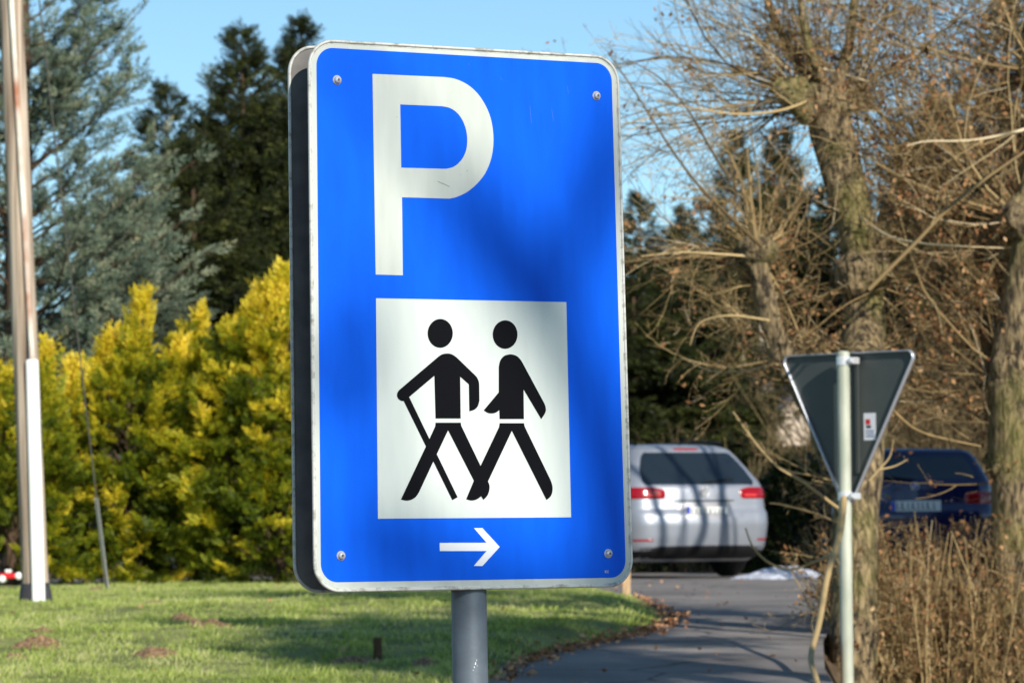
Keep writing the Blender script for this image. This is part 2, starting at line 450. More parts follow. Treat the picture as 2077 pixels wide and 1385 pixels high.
# note: forward is +Z here
PXa = c2w(Mc[:, 0]); PYa = c2w(Mc[:, 1]); PNa = -c2w(Mc[:, 2])      # PNa points out of the face, towards the viewer
PO = CAM + c2w((-.066, .041, 6.115))
def pan(px, py):
    """a point of the photographed panel face in panel metres"""
    d = ray(px, py); t = ((PO - CAM) @ PNa) / (d @ PNa); q = CAM + d * t - PO
    return (q @ PXa, q @ PYa)
SM = Matrix([[PXa[i], PYa[i], PNa[i], PO[i]] for i in range(3)] + [[0, 0, 0, 1]])
sign = thing('parking_sign', 'big blue sign with white P, two hikers and a right arrow on grey post', 'parking sign')
sign.matrix_world = SM

def z3(pts): return [pan(560 + x / 2.473, 60 + y / 2.473) for x, y in pts]
def z4(pts): return [pan(740 + x / 2.948, 590 + y / 2.948) for x, y in pts]
def z5(pts): return [pan(560 + x / 2.733, 1020 + y / 2.733) for x, y in pts]

def sheet(name, loops, z, m, parent, thick=.0006):
    """flat applied film: outer loop and holes, with a little thickness"""
    loops = [[Vector((x, y, 0)) for x, y in lp] for lp in loops]
    tris = tessellate_polygon(loops)
    flat = [v for lp in loops for v in lp]
    bm = bmesh.new(); top = [bm.verts.new((v.x, v.y, z)) for v in flat]; bot = [bm.verts.new((v.x, v.y, z - thick)) for v in flat]
    for t in tris:
        try: bm.faces.new([top[i] for i in t])
        except ValueError: pass
    o = 0
    for lp in loops:
        n = len(lp)
        for i in range(n):
            a, b = o + i, o + (i + 1) % n
            try: bm.faces.new((top[a], top[b], bot[b], bot[a]))
            except ValueError: pass
        o += n
    bmesh.ops.recalc_face_normals(bm, faces=bm.faces)
    ups = [f for f in bm.faces if abs(f.normal.z) > .9 and f.normal.z < 0]
    bmesh.ops.reverse_faces(bm, faces=ups)
    me = bpy.data.meshes.new(name); bm.to_mesh(me); bm.free(); me.materials.append(m)
    return link(bpy.data.objects.new(name, me), parent)

def round_quad(c, r, seg=10):
    """c: 4 corners (TL,TR,BR,BL) -> rounded loop"""
    out = []
    c = [np.array(p) for p in c]
    for i in range(4):
        p, a, b = c[i], c[i - 1], c[(i + 1) % 4]
        u = norm(a - p); v = norm(b - p); s = p + u * r; e = p + v * r; o = p + (u + v) * r
        for k in range(seg + 1):
            t = k / seg * math.pi / 2
            out.append(tuple(o - v * r * math.cos(t) - u * r * math.sin(t)))
    return out

outer_c = [pan(x, y) for x, y in [(623.6, 78.2), (1254, 114.4), (1284.2, 1189.2), (636, 1201.6)]]
blue_c = [pan(x, y) for x, y in [(641.5, 96), (1239.5, 130), (1269.5, 1170.6), (651, 1180.5)]]
r_out, r_in = .044, .030
cen = np.mean(outer_c, 0)
print('panel size', np.round(outer_c, 3).tolist())

def film_mat(name, col, col2, rough=.38, streak=.25, dirt=0.0, spec=.5, tex=7.0):
    """retroreflective film: faint vertical weathering, optional grime specks"""
    m, nt, p, out = new_mat(name)
    p.inputs['Roughness'].default_value = rough; p.inputs['Specular IOR Level'].default_value = spec
    tc = nt.nodes.new('ShaderNodeTexCoord')
    mp = nt.nodes.new('ShaderNodeMapping'); mp.inputs['Scale'].default_value = (1, .18, 1)
    nt.links.new(tc.outputs['Object'], mp.inputs['Vector'])
    n = nt.nodes.new('ShaderNodeTexNoise'); n.inputs['Scale'].default_value = tex * 6; n.inputs['Detail'].default_value = 5
    nt.links.new(mp.outputs['Vector'], n.inputs['Vector'])
    mr = nt.nodes.new('ShaderNodeMapRange'); mr.inputs[1].default_value = .35; mr.inputs[2].default_value = .75; mr.inputs[4].default_value = streak
    nt.links.new(n.outputs['Fac'], mr.inputs[0])
    mx = nt.nodes.new('ShaderNodeMixRGB'); mx.inputs[1].default_value = (*col[:3], 1); mx.inputs[2].default_value = (*col2[:3], 1)
    nt.links.new(mr.outputs[0], mx.inputs[0]); last = mx.outputs[0]
    n3 = nt.nodes.new('ShaderNodeTexNoise'); n3.inputs['Scale'].default_value = 130; n3.inputs['Detail'].default_value = 2
    nt.links.new(tc.outputs['Object'], n3.inputs['Vector'])
    m3 = nt.nodes.new('ShaderNodeMapRange'); m3.inputs[1].default_value = .76 - dirt * .06; m3.inputs[2].default_value = .82; m3.inputs[4].default_value = .5
    nt.links.new(n3.outputs['Fac'], m3.inputs[0])
    mx2 = nt.nodes.new('ShaderNodeMixRGB'); mx2.inputs[2].default_value = lin(70, 72, 66)
    nt.links.new(m3.outputs[0], mx2.inputs[0]); nt.links.new(last, mx2.inputs[1]); last = mx2.outputs[0]
    nt.links.new(last, p.inputs['Base Color'])
    return m
M['blue'] = film_mat('blue_film', (.0008, .112, .80), (.0008, .085, .66), .42, .6, spec=.12)
M['white'] = film_mat('white_film', (.55, .59, .55), (.46, .50, .46), .4, .8)
M['white2'] = film_mat('white_film_panel', (.60, .66, .63), (.52, .58, .56), .4, .6)
M['arrow'] = film_mat('white_arrow_film', (.86, .88, .92), (.78, .8, .85), .4, .3)
M['black'] = mat('black_film', (.0025, .0025, .0045), .5, spec=.08)
M['gapshade'] = mat('black_gap_shade', (.006, .006, .009), .6, spec=.1)  # black stand-in for the shade between the two sign panels

def edge_grime(name):
    m, nt, p, out = new_mat(name)
    p.inputs['Roughness'].default_value = .45
    tc = nt.nodes.new('ShaderNodeTexCoord')
    n = nt.nodes.new('ShaderNodeTexNoise'); n.inputs['Scale'].default_value = 55; n.inputs['Detail'].default_value = 7; n.inputs['Roughness'].default_value = .7
    nt.links.new(tc.outputs['Object'], n.inputs['Vector'])
    rp = nt.nodes.new('ShaderNodeValToRGB'); cr = rp.color_ramp
    cr.elements[0].position = .30; cr.elements[0].color = lin(128, 124, 108)
    cr.elements[1].position = .52; cr.elements[1].color = (.60, .61, .57, 1)
    nt.links.new(n.outputs['Fac'], rp.inputs['Fac']); nt.links.new(rp.outputs['Color'], p.inputs['Base Color'])
    return m
M['grime'] = edge_grime('weathered_edge')
M['alu'] = mat('panel_back_aluminium', (.22, .21, .20), .6, .0, noise=.18, scale=26, col2=(.17, .165, .16), spec=.05)
M['zinc_post'] = mat('grey_post', lin(104, 114, 124), .5, .25, noise=.14, scale=30, bump=.03, bscale=160, stretch=(1, 1, .4))
M['steel'] = mat('bright_steel', (.80, .80, .82), .3, .45)

def rounded_rim(name, loop, rad, z, m, parent, sides=10):
    P = np.array([(x, y, z) for x, y in loop]); n = len(P)
    T = norm(np.roll(P, -1, 0) - np.roll(P, 1, 0)); N = np.cross(T, [0, 0, 1.0]); 
    a = np.arange(sides) * 2 * np.pi / sides
    V = P[:, None] + rad * (N[:, None] * np.cos(a)[None, :, None] + np.array([0, 0, 1.0]) * np.sin(a)[None, :, None] * 1.3)
    idx = np.arange(n * sides).reshape(n, sides); b = np.roll(idx, -1, 0)
    F = np.stack([idx, np.roll(idx, -1, 1), np.roll(b, -1, 1), b], -1).reshape(-1, 4)
    return mesh_np(name, V.reshape(-1, 3), F, m, parent, smooth=True)

def inset(c, d):
    c = [np.array(p) for p in c]; out = []
    for i in range(4):
        u = norm(c[i - 1] - c[i]); v = norm(c[(i + 1) % 4] - c[i]); out.append(tuple(c[i] + (u + v) * d))
    return out
OC = round_quad(inset(outer_c, .0025), r_out)
front = sheet('front_panel', [OC], 0.0, M['white'], sign, .003)
rounded_rim('rim', OC, .0027, -.0002, M['grime'], front)
# grime line just inside the rim
gl_o = round_quad(inset(outer_c, .0048), r_out - .002); gl_i = round_quad(inset(outer_c, .0066), r_out - .004)
sheet('grime_line', [gl_o, gl_i], .0004, M['grime'], front, .0003)
BC = round_quad(blue_c, r_in)
sheet('blue_field', [BC], .0006, M['blue'], front, .0005)
# letter P
po = [(482, 224), (840, 240)]
bowl = [(840, 240), (900, 250), (962, 280), (1012, 326), (1052, 388), (1077, 455), (1088, 530), (1086, 600), (1072, 665), (1045, 725), (1005, 775), (957, 815), (908, 839), (868, 849)]
po = [(482, 224)] + [tuple(p) for p in smooth_path(bowl, 60)] + [(630, 842), (634, 1233), (498, 1229)]
ib = [(830, 386), (870, 395), (905, 418), (932, 454), (950, 500), (957, 550), (953, 600), (938, 640), (915, 670), (886, 691), (850, 700)]
pi_ = [(621, 377)] + [tuple(p) for p in smooth_path(ib, 40)] + [(626, 694)]
sheet('letter_p', [z3(po), z3(pi_)], .0012, M['white'], front)
pic = sheet('pictogram_field', [[pan(762, 605), pan(1148, 612.8), pan(1157.6, 1048.6), pan(766, 1051.5)]], .0012, M['white2'], front)

def ell(cx, cy, rx, ry, n=40): return [(cx + rx * math.cos(i * 2 * math.pi / n), cy - ry * math.sin(i * 2 * math.pi / n)) for i in range(n)]
def arc(pts, n=14): return [tuple(p) for p in smooth_path(pts, n)]
def figure(name, polys, label):
    bm = bmesh.new()
    for q, poly in enumerate(polys):
        z = .0018 + q * .00012
        lp = [Vector((*p, 0)) for p in z4(poly)]
        tr = tessellate_polygon([lp]); top = [bm.verts.new((v.x, v.y, z)) for v in lp]
        for t in tr:
            f = bm.faces.new([top[i] for i in t])
            f.normal_update()
            if f.normal.z < 0: f.normal_flip()
    me = bpy.data.meshes.new(name); bm.to_mesh(me); bm.free(); me.materials.append(M['black'])
    o = link(bpy.data.objects.new(name, me), front); o['label'] = label
    return o
torso1 = arc([(440, 390), (462, 378), (490, 374), (518, 379), (545, 397)], 12) + arc([(650, 498), (668, 518), (679, 545), (681, 575)], 8) + arc([(682, 655), (673, 688), (653, 709), (622, 719)], 10) + \
    [(619, 558), (567, 512), (570, 762), (420, 762), (413, 507), (262, 634)] + arc([(258, 641), (240, 656), (215, 657), (196, 643), (189, 620), (198, 597), (212, 584)], 14)
leg1l = [(420, 787), (500, 787), (495, 832), (405, 1022), (322, 1200)] + arc([(322, 1200), (302, 1230), (272, 1248), (242, 1252), (213, 1245)], 12) + [(383, 885), (418, 808)]
leg1r = [(490, 787), (570, 787), (573, 806), (733, 1138)] + arc([(733, 1138), (742, 1165), (739, 1198), (727, 1226), (706, 1248)], 12) + [(692, 1226), (649, 1133), (495, 832)]
cane = [(226, 650), (262, 636), (551, 1232), (520, 1249)]
figure('hiker_with_cane', [ell(448, 254, 75, 86), torso1, leg1l, leg1r, cane], 'left black hiker figure leaning on a cane')
torso2 = arc([(798, 455), (806, 418), (828, 390), (866, 379), (903, 388), (928, 411), (942, 434)], 18) + arc([(1068, 668), (1078, 695), (1077, 725), (1052, 766)], 10) + [(946, 588), (948, 765), (803, 765), (801, 712)] + \
    arc([(801, 712), (782, 726), (757, 732), (730, 728), (708, 713)], 10) + [(798, 605)]
leg2r = [(870, 790), (948, 790), (952, 810), (1106, 1128)] + arc([(1106, 1128), (1118, 1165), (1117, 1203), (1105, 1230), (1083, 1248)], 12) + [(876, 835)]
leg2l = [(803, 790), (882, 790), (876, 835), (733, 1138)] + arc([(710, 1190), (690, 1228), (658, 1248), (628, 1251), (603, 1243)], 12) + [(649, 1133), (688, 1047), (800, 812)]
figure('hiker', [ell(836, 261, 74, 85), torso2, leg2l, leg2r], 'right black hiker figure striding')
sheet('arrow', [z5([(905, 220), (1165, 219), (1095, 138), (1142, 138), (1238, 242), (1142, 348), (1095, 347), (1165, 265), (906, 265)])], .0012, M['arrow'], front)
# tiny maker letters at the lower right
KC = []
def stroke(a, b, w=.9):
    a = np.array(a, float); b = np.array(b, float); d = norm(b - a); s = np.array([-d[1], d[0]]) * w / 2
    return [tuple(a + s), tuple(b + s), tuple(b - s), tuple(a - s)]
def px_strokes(name, segs, z, m, parent, w):
    bm = bmesh.new()
    for q, (a, b) in enumerate(segs):
        lp = [pan(*p) for p in stroke(a, b, w)]
        f = bm.faces.new([bm.verts.new((x, y, z + q * .00003)) for x, y in lp]); f.normal_update()
        if f.normal.z < 0: f.normal_flip()
    me = bpy.data.meshes.new(name); bm.to_mesh(me); bm.free(); me.materials.append(m)
    return link(bpy.data.objects.new(name, me), parent)
px_strokes('maker_letters', [((1226.5, 1156), (1226.5, 1161.5)), ((1227, 1159), (1230, 1156)), ((1227, 1159), (1230, 1161.5)), ((1234, 1156.5), (1232, 1156.5)), ((1232, 1156.5), (1231.6, 1161)), ((1232, 1161), (1234, 1161))], .0012, M['white'], front, 1.0)
# scratches on the film
M['scratch'] = mat('scratch_mark', lin(70, 120, 220), .5)
for sg in [((1014, 157), (1017, 163)), ((949, 129), (951, 134)), ((1074, 215), (1077, 250)), ((1118, 222), (1122, 245)), ((1150, 176), (1152, 190))]:
    px_strokes('scratch', [sg], .0011, M['scratch'], front, .55)
M['scr2'] = mat('scratch_dark', lin(110, 112, 105), .6)
px_strokes('letter_scratch', [((887, 368), (897, 373)), ((896, 372), (911, 379))], .0016, M['scr2'], front, .8)
# bolts
M['boltdark'] = mat('bolt_slot', (.12, .12, .12), .5, .5)
M['streak'] = mat('rust_streak', lin(24, 60, 130), .6)
for bx, by in [(683, 163), (1209, 195), (691, 1126.5), (1233, 1122)]:
    x, y = pan(bx, by); bm = bmesh.new()
    bmesh.ops.create_cone(bm, cap_ends=True, segments=24, radius1=.0078, radius2=.0078, depth=.0012, matrix=Matrix.Translation((x, y, .0013)))
    bm2 = bmesh.new(); bmesh.ops.create_cone(bm2, cap_ends=True, segments=20, radius1=.0058, radius2=.0048, depth=.0055, matrix=Matrix.Translation((x, y, .0045)))
    bmesh.ops.bevel(bm2, geom=[e for e in bm2.edges if e.calc_length() > 0], offset=.0006, segments=2, affect='EDGES')
    me = bpy.data.meshes.new('t'); bm2.to_mesh(me); bm2.free(); bm.from_mesh(me); bpy.data.meshes.remove(me)
    b = bm_obj('bolt', bm, M['steel'], front, True)
    bm3 = bmesh.new(); bmesh.ops.create_cone(bm3, cap_ends=True, segments=6, radius1=.0024, radius2=.0024, depth=.001, matrix=Matrix.Translation((x, y, .0072)))
    bm_obj('socket', bm3, M['boltdark'], b)

sheet('gap_shade_film', [OC], -.0032, M['gapshade'], front, .0004)  # added black film, cuts bounced light so the gap looks deeply shaded
# rear panel (a second sign back to back) and post
GAP = .072
rearo = sheet('rear_panel', [OC], -GAP, M['alu'], sign, .003)
rounded_rim('rim', OC, .0027, -GAP - .0002, M['grime'], rearo)
px_, py_ = pan(955, 1195)
post_pts = []
top = np.array([px_ + .0165, .40, -GAP / 2 - .001]); 
bm = bmesh.new()
# the post runs from behind the panels to the ground along the sign's own upright
q = PO + PXa * top[0] + PYa * top[1] + PNa * top[2]
L = (q[2] - gz(q[0], q[1]) + .25) / PYa[2]
SEG = 48
for zi in (0, 1):
    pass
ang = np.arange(SEG) * 2 * np.pi / SEG
hh = np.linspace(0, L, 30)
V = np.array([[top[0] + math.cos(a) * .0295, top[1] - h, top[2] + math.sin(a) * .0295] for h in hh for a in ang])
idx = np.arange(len(V)).reshape(30, SEG); a_, b_ = idx[:-1], idx[1:]
F = np.stack([a_, np.roll(a_, -1, 1), np.roll(b_, -1, 1), b_], -1).reshape(-1, 4)
post = mesh_np('post', V, F, M['zinc_post'], sign, smooth=True)
bmc = bmesh.new(); bmesh.ops.create_circle(bmc, cap_ends=True, segments=SEG, radius=.0294)
for v in bmc.verts: v.co = Vector((top[0] + v.co.x, top[1], top[2] + v.co.y))
bm_obj('post_cap', bmc, M['zinc_post'], post)
M['chip'] = mat('chipped_paint', (.7, .72, .74), .6)
def on_post(px, py):
    d = ray(px, py); t = ((q - CAM) @ PNa) / (d @ PNa); w = CAM + d * t - PO
    return w @ PXa, w @ PYa
for cx_, cy_, s_ in [(947, 1345, 1.6), (945, 1352, 1.1), (949, 1338, .8), (943, 1358, .8), (984, 1383, 1.8), (950, 1349, .7)]:
    x, y = on_post(cx_, cy_); 
    dx = x - top[0]; zf = top[2] + math.sqrt(max(.0301 ** 2 - dx * dx, 0))
    bm = bmesh.new(); pts = [(x + math.cos(a) * s_ * .0007 * random.uniform(.6, 1.3), y + math.sin(a) * s_ * .0016 * random.uniform(.6, 1.3)) for a in np.arange(7) * .9]
    vs = []
    for (xx, yy) in pts:
        dxx = xx - top[0]; vs.append(bm.verts.new((xx, yy, top[2] + math.sqrt(max(.0298 ** 2 - dxx * dxx, 0)))))
    bm.faces.new(vs); bm_obj('paint_chip', bm, M['chip'], post)
for yy in (.30, -.30):                                   # clamps between the panels
    bm = bmesh.new(); bmesh.ops.create_cone(bm, cap_ends=False, segments=36, radius1=.0325, radius2=.0325, depth=.04, matrix=Matrix.Translation((top[0], yy, top[2])) @ Matrix.Rotation(R(90), 4, 'X'))
    bm_obj('clamp', bm, M['steel'], sign, True)

# ------------------------------------------------------------------ give way sign seen from behind
YT = 19.7
ax = R(42)
tdir = norm(at(1845, 712, YT - .25) - at(1603, 722, YT + .25))
T0 = at(1716, 720, YT)
tx = np.array([math.cos(ax), -math.sin(ax), 0]); tn = np.array([-math.sin(ax), -math.cos(ax), 0])   # back face normal, towards the camera
upv = norm(np.array([-.012, 0, 1.0]))
def tpan(px, py):
    d = ray(px, py); t = ((T0 - CAM) @ tn) / (d @ tn); w = CAM + d * t
    w = w - T0; return np.array([w @ tx, w @ np.array([0, 0, 1.0])])
tl, tr, tb = tpan(1588, 723), tpan(1862, 710), tpan(1722, 1040)
def round_poly(c, r, seg=8):
    out = []; n = len(c)
    for i in range(n):
        p, a, b = map(np.array, (c[i], c[i - 1], c[(i + 1) % n]))
        u = norm(a - p); v = norm(b - p); cosang = u @ v; half = math.acos(cosang) / 2
        tlen = r / math.tan(half); bis = norm(u + v); o = p + bis * (r / math.sin(half))
        s = p + u * tlen - o; e = p + v * tlen - o
        a0 = math.atan2(s[1], s[0]); a1 = math.atan2(e[1], e[0]); dlt = (a1 - a0 + math.pi) % (2 * math.pi) - math.pi
        for k in range(seg + 1):
            t = a0 + dlt * k / seg; out.append((o[0] + r * math.cos(t), o[1] + r * math.sin(t)))
    return out
M['backgrey'] = mat('dark_grey_sign_back', lin(72, 77, 76), .42, 0, noise=.08, scale=8)
M['edge_alu'] = mat('aluminium_edge', (.62, .64, .70), .3, .55)
M['galv'] = mat('galvanised_post', (.56, .58, .48), .5, .1, noise=.2, scale=14, col2=(.42, .45, .36), stretch=(1, 1, .3))
gw = thing('give_way_sign', 'back of a triangular road sign, dark grey, on a thin galvanised pole', 'road sign')
gw.matrix_world = Matrix([[tx[i], -tn[i], [0, 0, 1][i], T0[i]] for i in range(3)] + [[0, 0, 0, 1]])
# local: x along panel, y = away from camera, z up
loop = round_poly([tl, tr, tb], .035)
def tri_flange(loop, y0, y1, m, name, parent, out=.0):
    n = len(loop); P = np.array(loop); c = P.mean(0)
    T = norm(np.roll(P, -1, 0) - np.roll(P, 1, 0)); N = np.stack([T[:, 1], -T[:, 0]], -1)
    if ((P - c) * N).sum() < 0: N = -N
    rings = [(P - N * .001, y0), (P + N * .003, y0 + .001), (P + N * .004, (y0 + y1) / 2), (P + N * .003, y1), (P - N * .003, y1 + .0005), (P - N * .004, (y0 + y1) / 2), (P - N * .004, y0 + .002)]
    V = np.concatenate([np.c_[r[:, 0], np.full(n, y), r[:, 1]] for r, y in rings]); k = len(rings)
    idx = np.arange(n * k).reshape(k, n); a_, b_ = idx, np.roll(idx, -1, 0)
    F = np.stack([a_, np.roll(a_, -1, 1), np.roll(b_, -1, 1), b_], -1).reshape(-1, 4)
    return mesh_np(name, V, F, m, parent, smooth=False)
bm = bmesh.new(); vs = [bm.verts.new((x, 0, z)) for x, z in loop]; f = bm.faces.new(vs); vs2 = [bm.verts.new((x, .002, z)) for x, z in loop]; bm.faces.new(vs2)
tpn = bm_obj('panel', bm, M['backgrey'], gw)
tri_flange(loop, .004, -.022, M['edge_alu'], 'edge_flange', tpn)
a1, a2 = tpan(1738, 732), tpan(1738, 960)
bm_obj('stiffening_rib', box_bm((a1[0] - .012, -.009, a2[1]), (a1[0] + .012, -.0005, a1[1]), .002), M['backgrey'], tpn)
s0, s1 = tpan(1752, 838), tpan(1777, 892)
M['sticker'] = mat('white_sticker', (.78, .8, .86), .4); M['red'] = mat('red_print', lin(200, 40, 50), .5); M['inkg'] = mat('dark_print', (.03, .03, .04), .5)
bm = box_bm((s0[0], -.0018, s1[1]), (s1[0], -.0006, s0[1]), .0004); st = bm_obj('sticker', bm, M['sticker'], tpn)
w_ = s1[0] - s0[0]; h_ = s0[1] - s1[1]
bm_obj('red_mark', box_bm((s0[0] + w_ * .15, -.0023, s0[1] - h_ * .42), (s0[0] + w_ * .55, -.0019, s0[1] - h_ * .22)), M['red'], st)
bm_obj('black_mark', box_bm((s0[0] + w_ * .2, -.0023, s0[1] - h_ * .56), (s0[0] + w_ * .6, -.0019, s0[1] - h_ * .45)), M['inkg'], st)
for k in range(3):
    bm_obj('print_line', box_bm((s0[0] + w_ * .15, -.0023, s0[1] - h_ * (.68 + .1 * k)), (s0[0] + w_ * .85, -.0019, s0[1] - h_ * (.64 + .1 * k))), M['streak'], st)
# pole, in front of the panel back
def world2(o, p):
    return np.array(o.matrix_world.inverted() @ Vector(p))
pr = .034
ptop = at(1710, 716, YT - .08); pbot = at(1719, 1420, YT - .08); dz = norm(ptop - pbot)
pbot = ptop - dz * ((ptop[2] - float(gz(ptop[0], ptop[1]))) / dz[2] + .1)
P = np.array([ptop - (ptop - pbot) * t for t in np.linspace(0, 1, 30)])
V, F = tubes(P[None], np.full((1, 30), pr), 28)
V = np.array([world2(gw, v) for v in V]); pole = mesh_np('pole', V, F, M['galv'], gw, smooth=True)
bm = bmesh.new(); bmesh.ops.create_uvsphere(bm, u_segments=20, v_segments=8, radius=pr * 1.03)
cp = world2(gw, ptop)
for v in bm.verts: v.co = Vector((v.co.x + cp[0], v.co.y + cp[1], v.co.z * .35 + cp[2]))
bm_obj('pole_cap', bm, M['galv'], pole, True)
for (px, py) in [(1711, 732), (1714, 1006)]:
    c = world2(gw, at(px, py, YT - .08)); bm = bmesh.new()
    bmesh.ops.create_cone(bm, cap_ends=True, segments=28, radius1=pr + .005, radius2=pr + .005, depth=.045, matrix=Matrix.Translation(c))
    box_bm((c[0] + pr * .8, c[1] - .01, c[2] - .018), (c[0] + pr + .035, c[1] + .05, c[2] + .018), .004, bm)
    me_c = bm_obj('clamp', bm, M['steel'], gw)
    bm = bmesh.new(); bmesh.ops.create_cone(bm, cap_ends=True, segments=6, radius1=.012, radius2=.012, depth=.03, matrix=Matrix.Translation((c[0] + pr + .018, c[1] - .012, c[2])) @ Matrix.Rotation(R(90), 4, 'X'))
    bm_obj('clamp_bolt', bm, M['steel'], me_c)

# ------------------------------------------------------------------ utility pole, guy wire, posts
YP = 25.0
def wood_mat():
    m, nt, p, out = new_mat('weathered_pole_wood')
    tc = nt.nodes.new('ShaderNodeTexCoord'); mp = nt.nodes.new('ShaderNodeMapping'); mp.inputs['Scale'].default_value = (14, 14, .5)
    nt.links.new(tc.outputs['Object'], mp.inputs['Vector'])
    n = nt.nodes.new('ShaderNodeTexNoise'); n.inputs['Scale'].default_value = 2.2; n.inputs['Detail'].default_value = 8
    nt.links.new(mp.outputs['Vector'], n.inputs['Vector'])
    rp = nt.nodes.new('ShaderNodeValToRGB'); rp.color_ramp.elements[0].position = .34; rp.color_ramp.elements[0].color = lin(132, 112, 94)
    rp.color_ramp.elements[1].position = .62; rp.color_ramp.elements[1].color = lin(206, 188, 168)
    nt.links.new(n.outputs['Fac'], rp.inputs['Fac']); nt.links.new(rp.outputs['Color'], p.inputs['Base Color']); p.inputs['Roughness'].default_value = .8
    b = nt.nodes.new('ShaderNodeBump'); b.inputs['Distance'].default_value = .01; nt.links.new(n.outputs['Fac'], b.inputs['Height']); nt.links.new(b.outputs['Normal'], p.inputs['Normal'])
    return m
M['wood'] = wood_mat()
M['cover'] = mat('white_cable_cover', (.92, .93, .92), .45, 0, noise=.1, scale=4, stretch=(1, 1, .2))
def rust_mat():
    m, nt, p, out = new_mat('rusting_conduit')
    tc = nt.nodes.new('ShaderNodeTexCoord'); mp = nt.nodes.new('ShaderNodeMapping'); mp.inputs['Scale'].default_value = (1, 1, .9)
    nt.links.new(tc.outputs['Object'], mp.inputs['Vector'])
    n = nt.nodes.new('ShaderNodeTexNoise'); n.inputs['Scale'].default_value = 2.6; n.inputs['Detail'].default_value = 6
    nt.links.new(mp.outputs['Vector'], n.inputs['Vector'])
    rp = nt.nodes.new('ShaderNodeValToRGB'); rp.color_ramp.elements[0].position = .44; rp.color_ramp.elements[0].color = (.80, .80, .70, 1)
    rp.color_ramp.elements[1].position = .64; rp.color_ramp.elements[1].color = lin(176, 116, 86)
    nt.links.new(n.outputs['Fac'], rp.inputs['Fac']); nt.links.new(rp.outputs['Color'], p.inputs['Base Color']); p.inputs['Roughness'].default_value = .6
    return m
M['conduit'] = rust_mat()
M['rubber'] = mat('dark_bitumen_boot', lin(62, 60, 66), .7, noise=.3, scale=20)
up_base = at(73, 1224, YP); up_top = at(22, 0, YP); dv = (up_top - up_base)
up_top2 = up_base + dv * 1.35
up = thing('utility_pole', 'leaning weathered wooden utility pole with white cable cover at left edge', 'utility pole', tuple(up_base))
def rel(V, o): return V - np.array(o)
V, F = trunk([up_base - dv * .04, up_base + dv * .3, up_base + dv * .7, up_top2], [.092, .088, .083, .074], 80, 28, .02, 3, 5)
mesh_np('shaft', rel(V, up_base), F, M['wood'], up, smooth=True)
V, F = trunk([up_base - dv * .03, up_base + dv * .012, up_base + dv * .03, up_base + dv * .034], [.128, .112, .1, .094], 12, 28, .02, 5, 5)
mesh_np('boot', rel(V, up_base), F, M['rubber'], up, smooth=True)
def strip_box(p0, p1, w, d, m, name, parent, org, bev=.01):
    """a box running from p0 to p1 with width w (along X) and depth d (along Y)"""
    p0 = np.array(p0); p1 = np.array(p1); z = norm(p1 - p0); x = norm(np.cross(np.array([0, 1.0, 0]), z)); y = np.cross(z, x)
    Lx = np.linalg.norm(p1 - p0); bm = box_bm((-w / 2, -d / 2, 0), (w / 2, d / 2, Lx), bev)
    Mx = Matrix([[x[i], y[i], z[i], p0[i] - org[i]] for i in range(3)] + [[0, 0, 0, 1]]); bm.transform(Mx)
    return bm_obj(name, bm, m, parent)
f = -.085
strip_box(at(79, 1236, YP - .10), at(65, 728, YP - .10), .088, .05, M['cover'], 'cable_cover', up, up_base, .02)
strip_box(at(65.5, 730, YP - .095), at(20.5, -40, YP - .095), .034, .034, M['conduit'], 'conduit', up, up_base, .012)
strip_box(at(57, 728, YP - .09), at(57.5, 600, YP - .09), .02, .02, M['rubber'], 'cable', up, up_base, .004)
# guy wire
M['wire'] = mat('wire_grey', lin(120, 118, 110), .6, .2); M['guard'] = mat('galvanised_guard', (.55, .57, .6), .5, .3)
gb = at(220, 1199, 29.5); gb[2] = gz(gb[0], gb[1]) + .03; gt = at(66, -120, 25.6)
gwire = thing('guy_wire', 'thin slanting guy wire with pale lower guard in front of the golden shrubs', 'guy wire', tuple(gb))
n = 24; P = np.array([gb + (gt - gb) * t for t in np.linspace(0, 1, n)]); P[:, 2] -= np.sin(np.linspace(0, np.pi, n)) * .05
V, F = tubes(P[None], np.full((1, n), .006), 6); mesh_np('wire', rel(V, gb), F, M['wire'], gwire, smooth=True)
e = gb + (at(195, 1010, 28.95) - gb); P = np.array([gb + (e - gb) * t for t in np.linspace(0, 1, 8)])
V, F = tubes(P[None], np.full((1, 8), .015), 12); mesh_np('guard', rel(V, gb), F, M['guard'], gwire, smooth=True)
# wooden marker post at the lawn tip and small stake
M['postwood'] = mat('pale_post_wood', lin(196, 164, 126), .8, noise=.3, scale=20, stretch=(3, 3, .4))
mp_ = onground(1271, 1216); pw = bmesh.new(); box_bm((-.03, -.03, -.08), (.03, .03, .95), .006, pw)
mo = bm_obj('marker_post', pw, M['postwood']); mo.location = mp_; tag(mo, 'slim pale wooden post at the tip of the lawn below the blue sign corner', 'wooden post')
sp = onground(765, 1362); V, F = trunk([(0, 0, -.05), (0.004, 0, .03), (.002, 0, .085)], [.024, .021, .02], 10, 12, .15, 8, 30)
M['stump'] = mat('stump_wood', lin(92, 66, 42), .9, noise=.4, scale=40)
so = mesh_np('tree_stump', V, F, M['stump'], smooth=True, origin=(0, 0, 0)); so.location = sp + np.array([0, 0, .08]); tag(so, 'tiny dark stub of wood standing in the lawn shade left of the sign post', 'stump')

